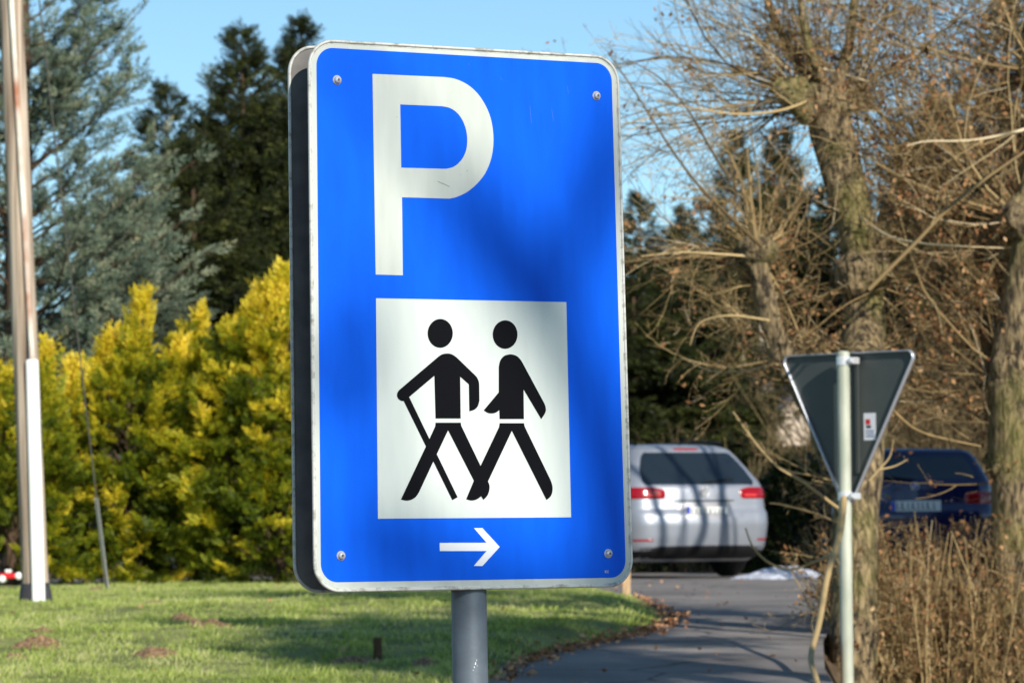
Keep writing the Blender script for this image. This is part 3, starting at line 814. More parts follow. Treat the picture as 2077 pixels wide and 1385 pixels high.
# small shiny red thing under the shrubs, left edge
ro = at(20, 1172, 33.35); ro[2] = float(lawn_z(ro[None, :2])[0]) + .03
toy = thing('toy_cart', 'small shiny red and white toy lying under the shrubs left of the pole', 'toy', tuple(ro))
M['redpl'] = mat('red_gloss', lin(220, 30, 40), .2, 0, coat=.5); M['whitepl'] = mat('white_gloss', (.9, .9, .9), .15, 0, coat=1)
bm = box_bm((-.09, -.06, .035), (.06, .06, .085), .015); bm_obj('body', bm, M['redpl'], toy)
bm = box_bm((-.04, -.05, .0855), (.02, .05, .12), .012); bm_obj('cab', bm, M['whitepl'], toy)
for wx, wy in ((-.06, -.07), (.085, -.05), (-.06, .07), (.085, .05)):
    bm = bmesh.new(); bmesh.ops.create_uvsphere(bm, u_segments=16, v_segments=10, radius=.034)
    for v in bm.verts: v.co = Vector((v.co.x + wx, v.co.y * .5 + wy, v.co.z + .06 if wx > 0 else v.co.z + .034))
    bm_obj('wheel', bm, M['whitepl'], toy, True)
# ------------------------------------------------------------------ golden cypress shrubs
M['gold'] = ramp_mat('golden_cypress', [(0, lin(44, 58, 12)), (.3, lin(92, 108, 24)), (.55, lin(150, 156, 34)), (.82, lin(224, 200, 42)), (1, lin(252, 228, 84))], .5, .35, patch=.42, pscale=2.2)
M['bark'] = mat('brown_bark', lin(92, 72, 54), .9, noise=.4, scale=12, bump=.6, bscale=40)
def cypress(name, label, px, Y, hw, H, n, seed, plumes=()):
    g = np.random.default_rng(seed)
    b = at(px, 1190, Y); b[2] = float(gz(b[0], b[1]))
    t = thing(name, label, 'shrub', tuple(b), 'golden conifer shrubs behind the lawn')
    V, F = trunk([(0, 0, -.1), (.03, 0, H * .4), (0, .02, H * .8)], [.07, .05, .015], 20, 10, .1, seed)
    parts = [(V, F)]
    S = np.c_[np.zeros((90, 2)), g.uniform(.1, H * .75, 90)]; a = g.uniform(0, 6.3, 90)
    P, r = grow(S, np.c_[np.cos(a), np.sin(a), g.uniform(.3, 1.2, 90)], g.uniform(.4, .9, 90) * hw, np.full(90, .014), 6, .3, .4, g=g)
    parts.append(tubes(P, r, 4)); V, F, T = join(parts)
    mesh_np('stem', V, F, M['bark'], t, tint=T, smooth=True)
    prof = lambda u: (1 - np.clip(u, 0, 1) ** 3.2) ** .75 * (.82 + .18 * np.clip(u * 5, 0, 1))
    K = 24; n = int(n * 1.3); nc = n // K; n = nc * K                        # boughs, each carrying its own fan of sprays
    uc = g.uniform(0, 1, nc) ** .85; ac = g.uniform(0, 2 * np.pi, nc)
    q = np.c_[np.cos(ac) * .9, np.sin(ac) * .9, uc * H * .55]
    rc_ = prof(uc) * (1 + wob(q, 2.6, .15, seed) + wob(q, 8, .10, seed + 1)) * (1 - np.abs(g.normal(size=nc)) * .16)
    bl = g.uniform(.22, .50, nc)
    oc = np.c_[np.cos(ac), np.sin(ac), np.zeros(nc)]
    dc = norm(oc * .8 + np.array([0, 0, 1.0]) * (.25 + uc[:, None] * 1.2) + g.normal(size=(nc, 3)) * .35)
    root = np.c_[np.cos(ac) * rc_ * hw, np.sin(ac) * rc_ * hw * .8, .06 + uc * H * (1 + .07 * wob(q * np.array([1, 1, 0]), 3, 1, seed + 2))] - dc * bl[:, None] * .75
    sc_ = norm(np.cross(dc, g.normal(size=dc.shape) * .4 + np.array([0, 0, 1.0])))
    ii = np.repeat(np.arange(nc), K); v = np.tile(np.linspace(.12, 1, K), nc); sgn = np.where(np.arange(n) % 2 == 0, 1, -1)[:, None]
    pos = root[ii] + dc[ii] * (bl[ii] * v)[:, None] + np.array([0, 0, -.10]) * (v ** 2)[:, None] + g.normal(size=(n, 3)) * .018
    D = dc[ii] * .85 + sc_[ii] * sgn * (1.0 - .55 * v)[:, None] + g.normal(size=(n, 3)) * .2
    sc = bl[ii] * g.uniform(.26, .42, n) * (1.15 - .35 * v)
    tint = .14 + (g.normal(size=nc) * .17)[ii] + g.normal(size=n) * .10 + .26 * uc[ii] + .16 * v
    lowgap = (pos[:, 2] < .34) & (g.uniform(size=nc)[ii] < .5); kp = ~lowgap; pos, D, sc, tint = pos[kp], D[kp], sc[kp], tint[kp]
    if seed == 31:
        kp = ~((pos[:, 0] > -.30) & (pos[:, 0] < .16) & (pos[:, 2] < .40)); pos, D, sc, tint = pos[kp], D[kp], sc[kp], tint[kp]
    for (dx, dz, h, w, k) in plumes:                        # loose leading shoots above the mass
        v = g.uniform(0, 1, k); aa = g.uniform(0, 6.3, k); rr = w * (1 - v) * g.uniform(.2, 1, k)
        pos = np.vstack([pos, np.c_[dx + np.cos(aa) * rr + v * .12, np.sin(aa) * rr, dz + v * h]])
        D = np.vstack([D, np.c_[np.cos(aa) * .5 + .15, np.sin(aa) * .5, np.ones(k) * 1.5] + g.normal(size=(k, 3)) * .2])
        sc = np.r_[sc, g.uniform(.12, .24, k)]; tint = np.r_[tint, .6 + .3 * v + g.normal(size=k) * .12]
    R_ = frames(D, g)
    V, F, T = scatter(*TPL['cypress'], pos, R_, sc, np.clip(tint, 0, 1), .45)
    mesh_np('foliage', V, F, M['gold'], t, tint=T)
    return t
YS = 34.0; PM = FPX / YS
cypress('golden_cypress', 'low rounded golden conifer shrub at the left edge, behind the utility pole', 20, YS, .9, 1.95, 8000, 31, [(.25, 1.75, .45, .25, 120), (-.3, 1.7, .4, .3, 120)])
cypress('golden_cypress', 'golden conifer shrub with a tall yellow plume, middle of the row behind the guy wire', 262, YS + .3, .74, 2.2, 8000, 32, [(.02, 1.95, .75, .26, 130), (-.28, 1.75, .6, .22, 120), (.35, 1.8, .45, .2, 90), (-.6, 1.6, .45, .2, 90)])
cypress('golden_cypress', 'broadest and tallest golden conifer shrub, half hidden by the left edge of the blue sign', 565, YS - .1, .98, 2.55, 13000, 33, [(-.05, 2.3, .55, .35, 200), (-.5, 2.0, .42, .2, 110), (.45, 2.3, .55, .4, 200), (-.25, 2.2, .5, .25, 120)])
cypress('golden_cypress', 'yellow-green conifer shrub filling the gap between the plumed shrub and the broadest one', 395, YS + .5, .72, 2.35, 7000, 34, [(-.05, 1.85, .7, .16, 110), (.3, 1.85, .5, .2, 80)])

# ------------------------------------------------------------------ conifers
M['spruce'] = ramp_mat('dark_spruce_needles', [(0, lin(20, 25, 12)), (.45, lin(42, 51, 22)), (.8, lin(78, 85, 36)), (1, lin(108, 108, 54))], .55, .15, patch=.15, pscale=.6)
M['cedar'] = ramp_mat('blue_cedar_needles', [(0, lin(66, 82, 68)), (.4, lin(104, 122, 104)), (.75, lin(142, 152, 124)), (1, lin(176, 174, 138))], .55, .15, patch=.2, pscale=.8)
def conifer_meshes(H, Rb, seed, kind='spruce', whorls=46, per=8, apex=.03, dens=.16, spray=.46, sec=.42):
    g = np.random.default_rng(seed)
    TRp = [trunk([(0, 0, -.2), (0, 0, H * .5), (0, 0, H * .985)], [H * .018, H * .011, .012], 30, 10, .08, seed)]
    pos, D, sc, tint = [], [], [], []
    brs_P, brs_r, sec_P, sec_r = [], [], [], []
    for w in range(whorls):
        f = .04 + .955 * (w / (whorls - 1)) ** .95; z = f * H
        Lb = (Rb * ((1 - f) ** .74 + apex)) if kind == 'cedar' else min(.40 * (1 - f) * H + .10, Rb * (1 - f) ** .70) * g.uniform(.82, 1.12)
        for k in range(per if f < .93 else 5):
            a = g.uniform(0, 6.3); L = Lb * g.uniform(.68, 1.12)
            m = 10; t = np.linspace(0, 1, m)
            if kind == 'spruce': up = .10 + .55 * f; dz = L * (up * t - .42 * (1 - f * .8) * t ** 2 + .18 * t ** 3)
            else: up = .34 + .35 * f; dz = L * (up * t + .16 * t ** 2) + wob(np.c_[t, t + w, t * 0 + k], 3, .05, seed)
            az = a + .12 * np.sin(t * 5 + w) ; xx = np.cumsum(np.cos(az)) * L / m; yy = np.cumsum(np.sin(az)) * L / m
            P = np.stack([xx, yy, z + dz], -1); brs_P.append(P); brs_r.append(np.linspace(.009 * L + .004, .003, m))
            segs = [P[None]]
            ns = int(L / sec)
            if ns > 1:
                fr = np.full((1, m), .008); o2 = offshoots(P[None], fr, ns * 2, .12, .96, (.22, .46), 5, (.5, 1.0), .3, 0, .8, g=g)
                Q = o2[0]; Q[:, :, 2] -= (np.linspace(0, 1, 5) ** 1.5 * (.10 if kind == 'spruce' else -.04) * L)[None]
                # flatten the side branches into the plane of the bough
                mid = Q[:, :1, 2]; Q[:, :, 2] = mid + (Q[:, :, 2] - mid) * .45
                sec_P.append(Q); sec_r.append(np.maximum(o2[1], .003)); segs.append(Q)
            for Sg in segs:
                nbr, mm = Sg.shape[0], Sg.shape[1]; LL = np.linalg.norm(np.diff(Sg, axis=1), axis=2).sum(1)
                nb = np.maximum(9 if kind == 'spruce' else 5, (LL / dens).astype(int)); ii = np.repeat(np.arange(nbr), nb); tt = g.uniform(.10, 1.0, len(ii)) ** .85
                j = np.minimum((tt * (mm - 1)).astype(int), mm - 2); u = (tt * (mm - 1) - j)[:, None]
                B = Sg[ii, j] * (1 - u) + Sg[ii, j + 1] * u; T = norm(Sg[ii, j + 1] - Sg[ii, j])
                side = np.cross(T, [0, 0, 1.0]) * g.choice([-1, 1], len(ii))[:, None]
                d = T * .9 + side * g.uniform(.2, .9, len(ii))[:, None] + np.array([0, 0, -.12 if kind == 'spruce' else .30]) + g.normal(size=(len(ii), 3)) * .22
                pos.append(B); D.append(d); sc.append(spray * g.uniform(.6, 1.15, len(ii)) * (1.1 - tt * .35) * (.62 + .38 * min(1, L / 1.2)))
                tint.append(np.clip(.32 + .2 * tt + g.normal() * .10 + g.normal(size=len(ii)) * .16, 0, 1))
    n = 14; pos.append(np.c_[np.zeros((n, 2)), np.linspace(H * .93, H * 1.0, n)]); D.append(g.normal(size=(n, 3)) * .45 + [0, 0, 1]); sc.append(np.full(n, spray * .6)); tint.append(np.full(n, .5))
    TRp.append(tubes(np.array(brs_P), np.array(brs_r), 4)); TRp.append(tubes(np.concatenate(sec_P), np.concatenate(sec_r), 3))
    V0, F0, T0_ = join(TRp)
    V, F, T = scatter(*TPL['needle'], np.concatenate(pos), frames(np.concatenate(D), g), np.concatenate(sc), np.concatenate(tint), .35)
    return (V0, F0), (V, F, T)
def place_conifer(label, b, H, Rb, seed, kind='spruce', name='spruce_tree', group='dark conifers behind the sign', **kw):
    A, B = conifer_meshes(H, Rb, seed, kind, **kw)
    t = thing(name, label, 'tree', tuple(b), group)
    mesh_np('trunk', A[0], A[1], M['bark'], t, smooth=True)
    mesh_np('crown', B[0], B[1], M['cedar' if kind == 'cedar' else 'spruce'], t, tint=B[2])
    return t
def copy_tree(o, loc, rz, sc, label, group=None):
    c = o.copy(); COL.objects.link(c); c.location = loc; c.rotation_euler = (0, 0, rz); c.scale = (sc[0], sc[0], sc[1]); c['label'] = label
    if group: c['group'] = group
    for ch in list(o.children):
        d = ch.copy(); COL.objects.link(d); d.parent = c
    return c
def gat(px, Y): 
    p = at(px, 1100, Y); p[2] = float(gz(p[0], p[1])) - .02; return p
def apexH(py, Y, b): return at(1000, py, Y)[2] - b[2]
Y1 = 60.0
b = gat(497, Y1); S1 = place_conifer('tall dark pointed spruce whose tip shows left of the blue sign', b, apexH(62, Y1, b), 3.3, 51, whorls=54, per=9)
b = gat(618, Y1 + 2); copy_tree(S1, tuple(b), 2.1, (.95, apexH(45, Y1 + 2, b) / apexH(62, Y1, gat(497, Y1))), 'dark spruce whose thin tip just shows beside the top left corner of the blue sign')
b = gat(343, Y1 + 3); S3 = place_conifer('shorter dark spruce with a thin spire between the grey cedar and the tall spruce', b, apexH(175, Y1 + 3, b), 2.9, 53, whorls=42, per=7, apex=.0)
b = gat(395, Y1 - 4); copy_tree(S3, tuple(b), 1.0, (1.0, .80), 'low dark spruce in front of the tall spruce, above the golden shrubs')
Y2 = 38.0; b = gat(40, Y2)
CE = place_conifer('big blue-grey cedar with rising feathery branches behind the utility pole', b, 11.2, 2.25, 61, 'cedar', 'cedar_tree', 'grey cedars at the left', whorls=44, per=6, dens=.11, spray=.27, sec=.30)
b = gat(300, Y2 + 2); copy_tree(CE, tuple(b), 2.4, (.62, .37), 'smaller blue-grey cedar low between the big cedar and the dark spruces', 'grey cedars at the left')
b = gat(-130, Y2 + 6); copy_tree(CE, tuple(b), 4.0, (.95, 1.05), 'blue-grey cedar at the far left photo edge behind the big cedar', 'grey cedars at the left')
# right-hand conifers
YR = 66.0
def right_conifer(src, H0, px, py, Y, rz, w, label):
    b = gat(px, Y); return copy_tree(src, tuple(b), rz, (w, apexH(py, Y, b) / H0), label, 'dark conifers behind the pollards')
H1 = apexH(62, Y1, gat(497, Y1)); H3 = apexH(175, Y1 + 3, gat(343, Y1 + 3))
for (src, H0, px, py, Y, rz, w, lab) in [
    (S3, H3, 1305, 405, 66, .4, .78, 'dark conifer touching the right edge of the blue sign behind the silver car'),
    (S1, H1, 1392, 430, 68, 1.2, .6, 'lower dark conifer between the sign edge and the taller conifer, behind the silver car'),
    (S3, H3, 1500, 285, 64, 2.2, .70, 'taller dark conifer behind the thin left stem of the pollard'),
    (S1, H1, 1592, 278, 67, 3.0, .72, 'dark conifer directly left of the big pollard trunk'),
    (S3, H3, 1690, 380, 66, 4.1, .8, 'dark conifer mostly hidden behind the big pollard trunk'),
    (S1, H1, 1905, 215, 62, 5.0, .66, 'dark conifer between the two pollards at the right'),
    (S3, H3, 2060, 20, 58, 2.7, 1.0, 'tallest dark conifer behind the mossy trunk at the right photo edge')]:
    right_conifer(src, H0, px, py, Y, rz, w, lab)
for (src, H0, px, py, Y, rz, w, lab) in [
    (S3, H3, 1290, 545, 56, .9, .85, 'low dark conifer right beside the lower right edge of the blue sign'),
    (S1, H1, 1385, 520, 57, 1.9, .8, 'low dark conifer above the middle of the silver car roof'),
    (S3, H3, 1475, 560, 58, 2.9, .9, 'low dark conifer left of the thin pollard stem'),
    (S1, H1, 1650, 520, 62, 5.9, .9, 'low dark conifer hidden in the twigs behind the triangular sign'),
    (S3, H3, 1800, 480, 64, 1.9, 1.0, 'low dark conifer right of the big pollard trunk'),
    (S1, H1, 1985, 420, 60, 3.9, .9, 'low dark conifer above the right end of the blue car')]:
    right_conifer(src, H0, px, py, Y, rz, w, lab)
b = gat(1225, 70); copy_tree(S1, tuple(b), .7, (.8, apexH(470, 70, b) / H1), 'dark conifer seen at the lower right edge of the blue sign', 'dark conifers behind the pollards')

# ------------------------------------------------------------------ pollards and hedge
M['twig'] = ramp_mat('bare_twigs', [(0, lin(62, 48, 34)), (.3, lin(116, 97, 64)), (.6, lin(162, 138, 94)), (.85, lin(200, 174, 126)), (1, lin(232, 214, 180))], .6, 0)
def bark_moss():
    m, nt, p, out = new_mat('mossy_bark')
    tc = nt.nodes.new('ShaderNodeTexCoord'); mp = nt.nodes.new('ShaderNodeMapping'); mp.inputs['Scale'].default_value = (1, 1, .3)
    nt.links.new(tc.outputs['Object'], mp.inputs['Vector'])
    n = nt.nodes.new('ShaderNodeTexNoise'); n.inputs['Scale'].default_value = 34; n.inputs['Detail'].default_value = 8; n.inputs['Roughness'].default_value = .62; n.inputs['Distortion'].default_value = .6
    n2 = nt.nodes.new('ShaderNodeTexNoise'); n2.inputs['Scale'].default_value = 3.2; n2.inputs['Detail'].default_value = 5
    nt.links.new(mp.outputs['Vector'], n.inputs['Vector']); nt.links.new(tc.outputs['Object'], n2.inputs['Vector'])
    rp = nt.nodes.new('ShaderNodeValToRGB'); rp.color_ramp.elements[0].position = .40; rp.color_ramp.elements[0].color = lin(48, 40, 28)
    rp.color_ramp.elements[1].position = .62; rp.color_ramp.elements[1].color = lin(172, 150, 112)
    r2 = nt.nodes.new('ShaderNodeMapRange'); r2.inputs[1].default_value = .48; r2.inputs[2].default_value = .62; r2.inputs[4].default_value = .45
    mx = nt.nodes.new('ShaderNodeMixRGB'); mx.inputs[2].default_value = lin(118, 118, 50)
    nt.links.new(n.outputs['Fac'], rp.inputs['Fac']); nt.links.new(n2.outputs['Fac'], r2.inputs[0])
    nt.links.new(r2.outputs[0], mx.inputs[0]); nt.links.new(rp.outputs['Color'], mx.inputs[1]); nt.links.new(mx.outputs[0], p.inputs['Base Color'])
    p.inputs['Roughness'].default_value = .9
    b = nt.nodes.new('ShaderNodeBump'); b.inputs['Distance'].default_value = .04; b.inputs['Strength'].default_value = 1.0
    nt.links.new(n.outputs['Fac'], b.inputs['Height']); nt.links.new(b.outputs['Normal'], p.inputs['Normal'])
    return m
M['moss'] = bark_moss()
M['beech'] = ramp_mat('dry_clinging_leaves', [(0, lin(92, 60, 38)), (.4, lin(148, 104, 68)), (.75, lin(196, 150, 104)), (1, lin(228, 192, 150))], .7, .3)

def pollard(name, label, paths, heads, shoots, seed, leafn, org, epic=(), g=None, extra=None, kids=(9, 4), group='knobbly pollarded trees at the right', cat='tree'):
    """paths: [(pts, radii)]; heads: [(centre, radius, n, length range, up bias, dirbias)]"""
    g = np.random.default_rng(seed)
    t = thing(name, label, cat, tuple(org), group)
    parts = []
    for k, (pts, rad) in enumerate(paths):
        parts.append(trunk(pts, rad, max(20, len(pts) * 16), 20, .13, seed + k, 7))
    for k, (c, r) in enumerate(heads):
        parts.append(lump(c, (r, r * .9, r * .85), seed + k, .22, 9))
    V, F, T = join(parts); mesh_np('trunk', rel(V, org), F, M['moss'], t, smooth=True)
    Ss, Ds, Ls, rs = [], [], [], []
    for (c, r, n, L0, L1, up, db) in shoots:
        d = g.normal(size=(n, 3)) + np.array([0, 0, up]) + np.array(db); d[:, 1] = np.where(d[:, 1] < -.25, -d[:, 1] * .6, d[:, 1]); d = norm(d)
        Ss.append(np.array(c) + d * r * .8); Ds.append(d); Ls.append(g.uniform(L0, L1, n)); rs.append(g.uniform(.0024, .0056, n) * np.sqrt(Ls[-1]))
    for (pts, rad, n, L0, L1) in epic:
        P = smooth_path(pts, 80); k = g.integers(0, 80, n)
        n = int(n * .75); k = k[:n]; d = g.normal(size=(n, 3)) * np.array([1, .8, .5]) + np.array([0, 0, .3]); d[:, 1] = np.where(d[:, 1] < -.2, -d[:, 1], d[:, 1]); d = norm(d)
        Ss.append(P[k] + d * rad * .6); Ds.append(d); Ls.append(g.uniform(L0, L1, n) * .8); rs.append(g.uniform(.0024, .0048, n))
    S, D, L, r0 = map(np.concatenate, (Ss, Ds, Ls, rs))
    lv0 = grow(S, D, L, r0, 10, .75, .35, .25, g=g)
    lv0 = prune(lv0, g, 1770, 1990, 905, 1050, .12); lv0 = prune(lv0, g, 1283, 1560, 905, 1180, .1)
    if len(lv0[0]) > 150: lv0 = prune(lv0, g, 1660, 1735, 260, 450, .35); lv0 = prune(lv0, g, 1715, 1785, 450, 700, .45); lv0 = prune(lv0, g, 1560, 1645, 800, 985, .12)
    lv1 = offshoots(*lv0, kids[0], .10, .95, (.28, .62), 7, (.35, .85), .7, .25, .66, g=g)
    lv2 = offshoots(*lv1, kids[1], .15, .98, (.25, .55), 4, (.4, 1.0), .5, .2, .65, g=g)
    lv1 = prune(lv1, g, 1565, 1640, 815, 985, .25); lv2 = prune(lv2, g, 1565, 1640, 815, 985, .25)
    lv1 = prune(lv1, g, 1650, 1745, 240, 470, .35); lv2 = prune(lv2, g, 1650, 1745, 240, 470, .35); lv1 = prune(lv1, g, 1710, 1790, 470, 720, .45); lv2 = prune(lv2, g, 1710, 1790, 470, 720, .45)
    lv1 = prune(lv1, g, 1775, 1985, 910, 1050, .3); lv2 = prune(lv2, g, 1775, 1985, 910, 1050, .3)
    lv1 = (lv1[0], np.maximum(lv1[1], .0014)); lv2 = (lv2[0], np.maximum(lv2[1], .0011))
    parts = []
    for (P, rad), sd in ((lv0, 4), (lv1, 3), (lv2, 3)):
        V, F = tubes(P, rad, sd); parts.append((V, F, np.repeat(np.clip(g.normal(.42 if P.shape[1] > 9 else .52, .24, len(P)), 0, 1), P.shape[1] * sd)))
    if extra is not None: parts += extra
    V, F, T = join(parts)
    mesh_np('twigs', rel(V, org), F, M['twig'], t, tint=T)
    if leafn:
        P2 = lv2[0]; k = g.integers(0, len(P2), leafn // 3)
        # leaves cling in loose clusters
        cl = P2[k, -1]; ii = np.repeat(np.arange(len(cl)), 3)
        pos = cl[ii] + g.normal(size=(len(ii), 3)) * .03
        V, F, T = scatter(*TPL['leaf'], pos, frames(g.normal(size=(len(pos), 3)) + [0, 0, -.6], g), g.uniform(.022, .046, len(pos)), g.uniform(0, .9, len(pos)), .2)
        mesh_np('dry_leaves', rel(V, org), F, M['beech'], t, tint=T)
    return t

def q3(px, py, Y): return tuple(at(px, py, Y))
YA = 21.0
A_path = [q3(1728, 1420, YA - .95), q3(1734, 1200, YA - .9), q3(1738, 1000, YA - .8), q3(1748, 820, YA - .5), q3(1752, 640, YA), q3(1738, 470, YA), q3(1705, 350, YA), q3(1685, 270, YA), q3(1678, 200, YA)]
A_base = np.array(A_path[0]) ; A_base[2] = float(gz(A_base[0], A_base[1])) - .05
A_path[0] = tuple(A_base)
A_p2 = [q3(1748, 600, YA), q3(1790, 480, YA + .1), q3(1822, 380, YA + .2), q3(1850, 320, YA + .3)]
B_path = [q3(1700, 1010, YA - .1), q3(1684, 930, YA - .2), q3(1646, 825, YA - .35), q3(1588, 725, YA - .45), q3(1560, 640, YA - .5), q3(1543, 560, YA - .5), q3(1536, 505, YA - .5)]
A_l1 = [q3(1655, 215, YA), q3(1625, 140, YA + .1), q3(1580, 60, YA + .2), q3(1545, -30, YA + .2)]
A_l2 = [q3(1690, 190, YA), q3(1722, 90, YA), q3(1735, -30, YA)]
A_l3 = [q3(1640, 235, YA - .1), q3(1600, 195, YA - .2), q3(1570, 170, YA - .2)]
A_l4 = [q3(1680, 190, YA), q3(1640, 90, YA - .1), q3(1618, -30, YA - .1)]
hA = [(q3(1680, 215, YA), .17), (q3(1622, 190, YA - .1), .10), (q3(1735, 195, YA + .1), .11), (q3(1745, 560, YA - .05), .16), (q3(1850, 320, YA + .3), .11), (q3(1536, 510, YA - .5), .11), (q3(1590, 725, YA - .45), .09), (q3(1748, 700, YA), .15)]
def sh(h, n, L0, L1, up, db=(0, 0, 0)): return (h[0], h[1], n, L0, L1, up, db)
shA = [sh(hA[0], 34, .9, 2.2, .7), sh(hA[0], 17, 1.0, 2.1, .25, (-1.3, 0, 0)), sh(hA[1], 22, .8, 1.9, .5, (-.8, 0, 0)), sh(hA[2], 28, .8, 2.2, .5, (.7, 0, 0)), sh(hA[3], 44, .5, 1.5, .3, (.6, 0, 0)), sh(hA[4], 30, .8, 2.0, .4, (.5, 0, 0)),
       sh(hA[5], 44, .5, 1.3, .35, (-.4, 0, 0)), sh(hA[6], 22, .4, 1.0, .3, (-.3, 0, 0)), sh(hA[7], 26, .5, 1.2, .2, (.5, 0, 0))]
# hand-placed boughs in front (curved pale ones)
def bough(pts, r0, r1, tint, n=26):
    P = smooth_path([q3(*p) for p in pts], n)[None]; V, F = tubes(P, np.linspace(r0, r1, n)[None], 7)
    return (V, F, np.full(len(V), tint)), (P, np.linspace(r0, r1, n)[None])
YB = 18.9
bs = [bough([(1712, 1010, YB), (1704, 1080, YB - .2), (1680, 1160, YB - .6), (1662, 1260, YB - 1.2), (1645, 1330, YB - 1.8), (1655, 1375, YB - 2.2), (1668, 1420, YB - 2.4)], .018, .013, .72),
      bough([(1694, 1122, YB - .3), (1650, 1140, YB), (1605, 1154, YB), (1562, 1142, YB), (1528, 1110, YB), (1512, 1070, YB)], .0085, .004, .62),
      bough([(1735, 1045, YB + 1.2), (1700, 1030, YB + 1.15), (1660, 1000, YB + 1.1), (1625, 975, YB + 1.1), (1575, 945, YB + 1.1), (1530, 895, YB + 1.1), (1487, 835, YB + 1.2)], .011, .004, .68),
      bough([(1740, 990, YB + 1.2), (1705, 980, YB + 1.1), (1650, 965, YB + 1.1), (1600, 955, YB), (1560, 935, YB)], .009, .003, .66),
      bough([(1700, 1060, YB), (1650, 1040, YB), (1590, 1024, YB), (1560, 1020, YB)], .007, .003, .6),
      bough([(1763, 975, YB), (1785, 950, YB), (1805, 925, YB), (1812, 890, YB)], .007, .003, .72),
      bough([(1785, 952, YB), (1815, 945, YB), (1840, 932, YB)], .006, .0025, .74),
      bough([(1760, 590, YB), (1850, 500, YB + .3), (1950, 400, YB + .6), (2090, 300, YB + .8)], .012, .008, .35),
      bough([(1745, 440, YA - .3), (1800, 478, YB + .9), (1870, 494, YB + .5), (1950, 500, YB), (2035, 503, YB)], .009, .003, .9),
      bough([(2130, 240, 20.2), (2080, 262, YB), (2030, 275, YB), (1960, 286, YB), (1880, 287, YB), (1840, 296, YB)], .011, .003, .95),
      bough([(1640, 205, YA - .6), (1580, 225, YA - .8), (1500, 232, YA - .9), (1420, 222, YA - 1), (1330, 205, YA - 1)], .009, .004, .75),
      bough([(1545, 500, YA - .8), (1480, 440, YA - .9), (1420, 380, YA - 1), (1360, 300, YA - 1), (1290, 190, YA - 1), (1235, 110, YA - 1)], .012, .003, .2),
      bough([(1480, 365, YA - .8), (1440, 300, YA - .9), (1400, 230, YA - 1), (1340, 160, YA - 1), (1270, 120, YA - 1)], .008, .003, .2),
      bough([(1535, 500, YA - .7), (1525, 430, YA - .7), (1520, 370, YA - .7), (1515, 300, YA - .7)], .018, .006, .4),
      bough([(1520, 520, YA - .7), (1450, 515, YA - .8), (1380, 512, YA - .8), (1300, 520, YA - .8)], .008, .003, .85),
      bough([(1560, 650, YA - .7), (1480, 640, YA - .8), (1420, 655, YA - .8), (1400, 700, YA - .8)], .008, .003, .75),
      bough([(1755, 720, YA - .3), (1785, 795, YA - .5), (1830, 850, YA - .6), (1880, 880, YA - .7), (1990, 905, YA - .7)], .011, .004, .62),
      bough([(1850, 860, YA), (1870, 780, YA), (1830, 700, YA), (1800, 640, YA)], .012, .006, .55)]
exl = [b[0] for b in bs]
g_ = np.random.default_rng(9)
for i in (2, 3, 4, 7, 8, 9, 10, 11, 12, 13, 14, 15, 16, 17):
    l1 = offshoots(*bs[i][1], 9, .1, .98, (.12, .35), 6, (.4, .9), .5, .2, .5, g=g_); l2 = offshoots(*l1, 4, .2, .98, (.25, .5), 4, (.4, .9), .4, .2, .7, g=g_)
    for P_, r_ in (l1, l2):
        V, F = tubes(P_, np.maximum(r_, .0012), 3); exl.append((V, F, np.repeat(g_.uniform(.2, .9, len(P_)), P_.shape[1] * 3)))
pollard('pollard_tree', 'knobbly pollarded tree with mossy trunk and a mass of bare shoots behind the triangular sign',
        [(A_path, [.13, .122, .118, .125, .13, .12, .12, .14, .12]), (A_p2, [.07, .06, .055, .05]), (B_path, [.075, .07, .068, .064, .06, .056, .05]),
         (A_l1, [.045, .035, .028, .02]), (A_l2, [.04, .03, .02]), (A_l3, [.07, .055, .05]), (A_l4, [.035, .026, .018])],
        hA, shA, 71, 2600, A_base,
        epic=[(A_path, .1, 130, .25, .8), (A_path[3:], .1, 80, .4, 1.1), (B_path, .06, 110, .2, .75), (A_l1, .03, 50, .4, 1.2), (A_l2, .03, 50, .4, 1.2), (A_l4, .03, 40, .4, 1.1), (A_p2, .06, 60, .3, 1.0)], extra=exl)
YC = 20.4
C_path = [q3(2062, 1420, YC), q3(2060, 1200, YC), q3(2064, 1000, YC), q3(2056, 800, YC), q3(2072, 620, YC), q3(2105, 450, YC), q3(2118, 250, YC + .2), q3(2125, 100, YC + .3), q3(2135, -80, YC + .3)]
cb = np.array(C_path[0]); cb[2] = float(gz(cb[0], cb[1])) - .05; C_path[0] = tuple(cb)
C_p2 = [q3(2060, 860, YC), q3(2010, 700, YC + .3), q3(1990, 560, YC + .5), q3(1975, 440, YC + .6)]
hC = [(q3(2062, 760, YC), .16), (q3(2085, 450, YC), .17), (q3(1975, 440, YC + .6), .09), (q3(2115, 150, YC + .3), .15), (q3(2058, 940, YC), .15)]
pollard('pollard_tree', 'thick mossy pollarded trunk at the right photo edge with brown leaves still clinging',
        [(C_path, [.16, .145, .14, .13, .125, .13, .11, .1, .09]), (C_p2, [.06, .05, .045, .04])], hC,
        [sh(hC[0], 44, .5, 1.5, .2, (-.5, 0, 0)), sh(hC[1], 50, .7, 2.1, .3, (-.6, 0, 0)), sh(hC[2], 44, .7, 1.8, .4, (-.3, 0, 0)), sh(hC[3], 60, .8, 2.2, .3, (-.5, 0, 0)), sh(hC[4], 30, .4, 1.0, .1, (-.4, 0, 0))], 72, 8500, cb,
        epic=[(C_path, .12, 160, .3, 1.1), (C_p2, .04, 70, .3, 1.1)])
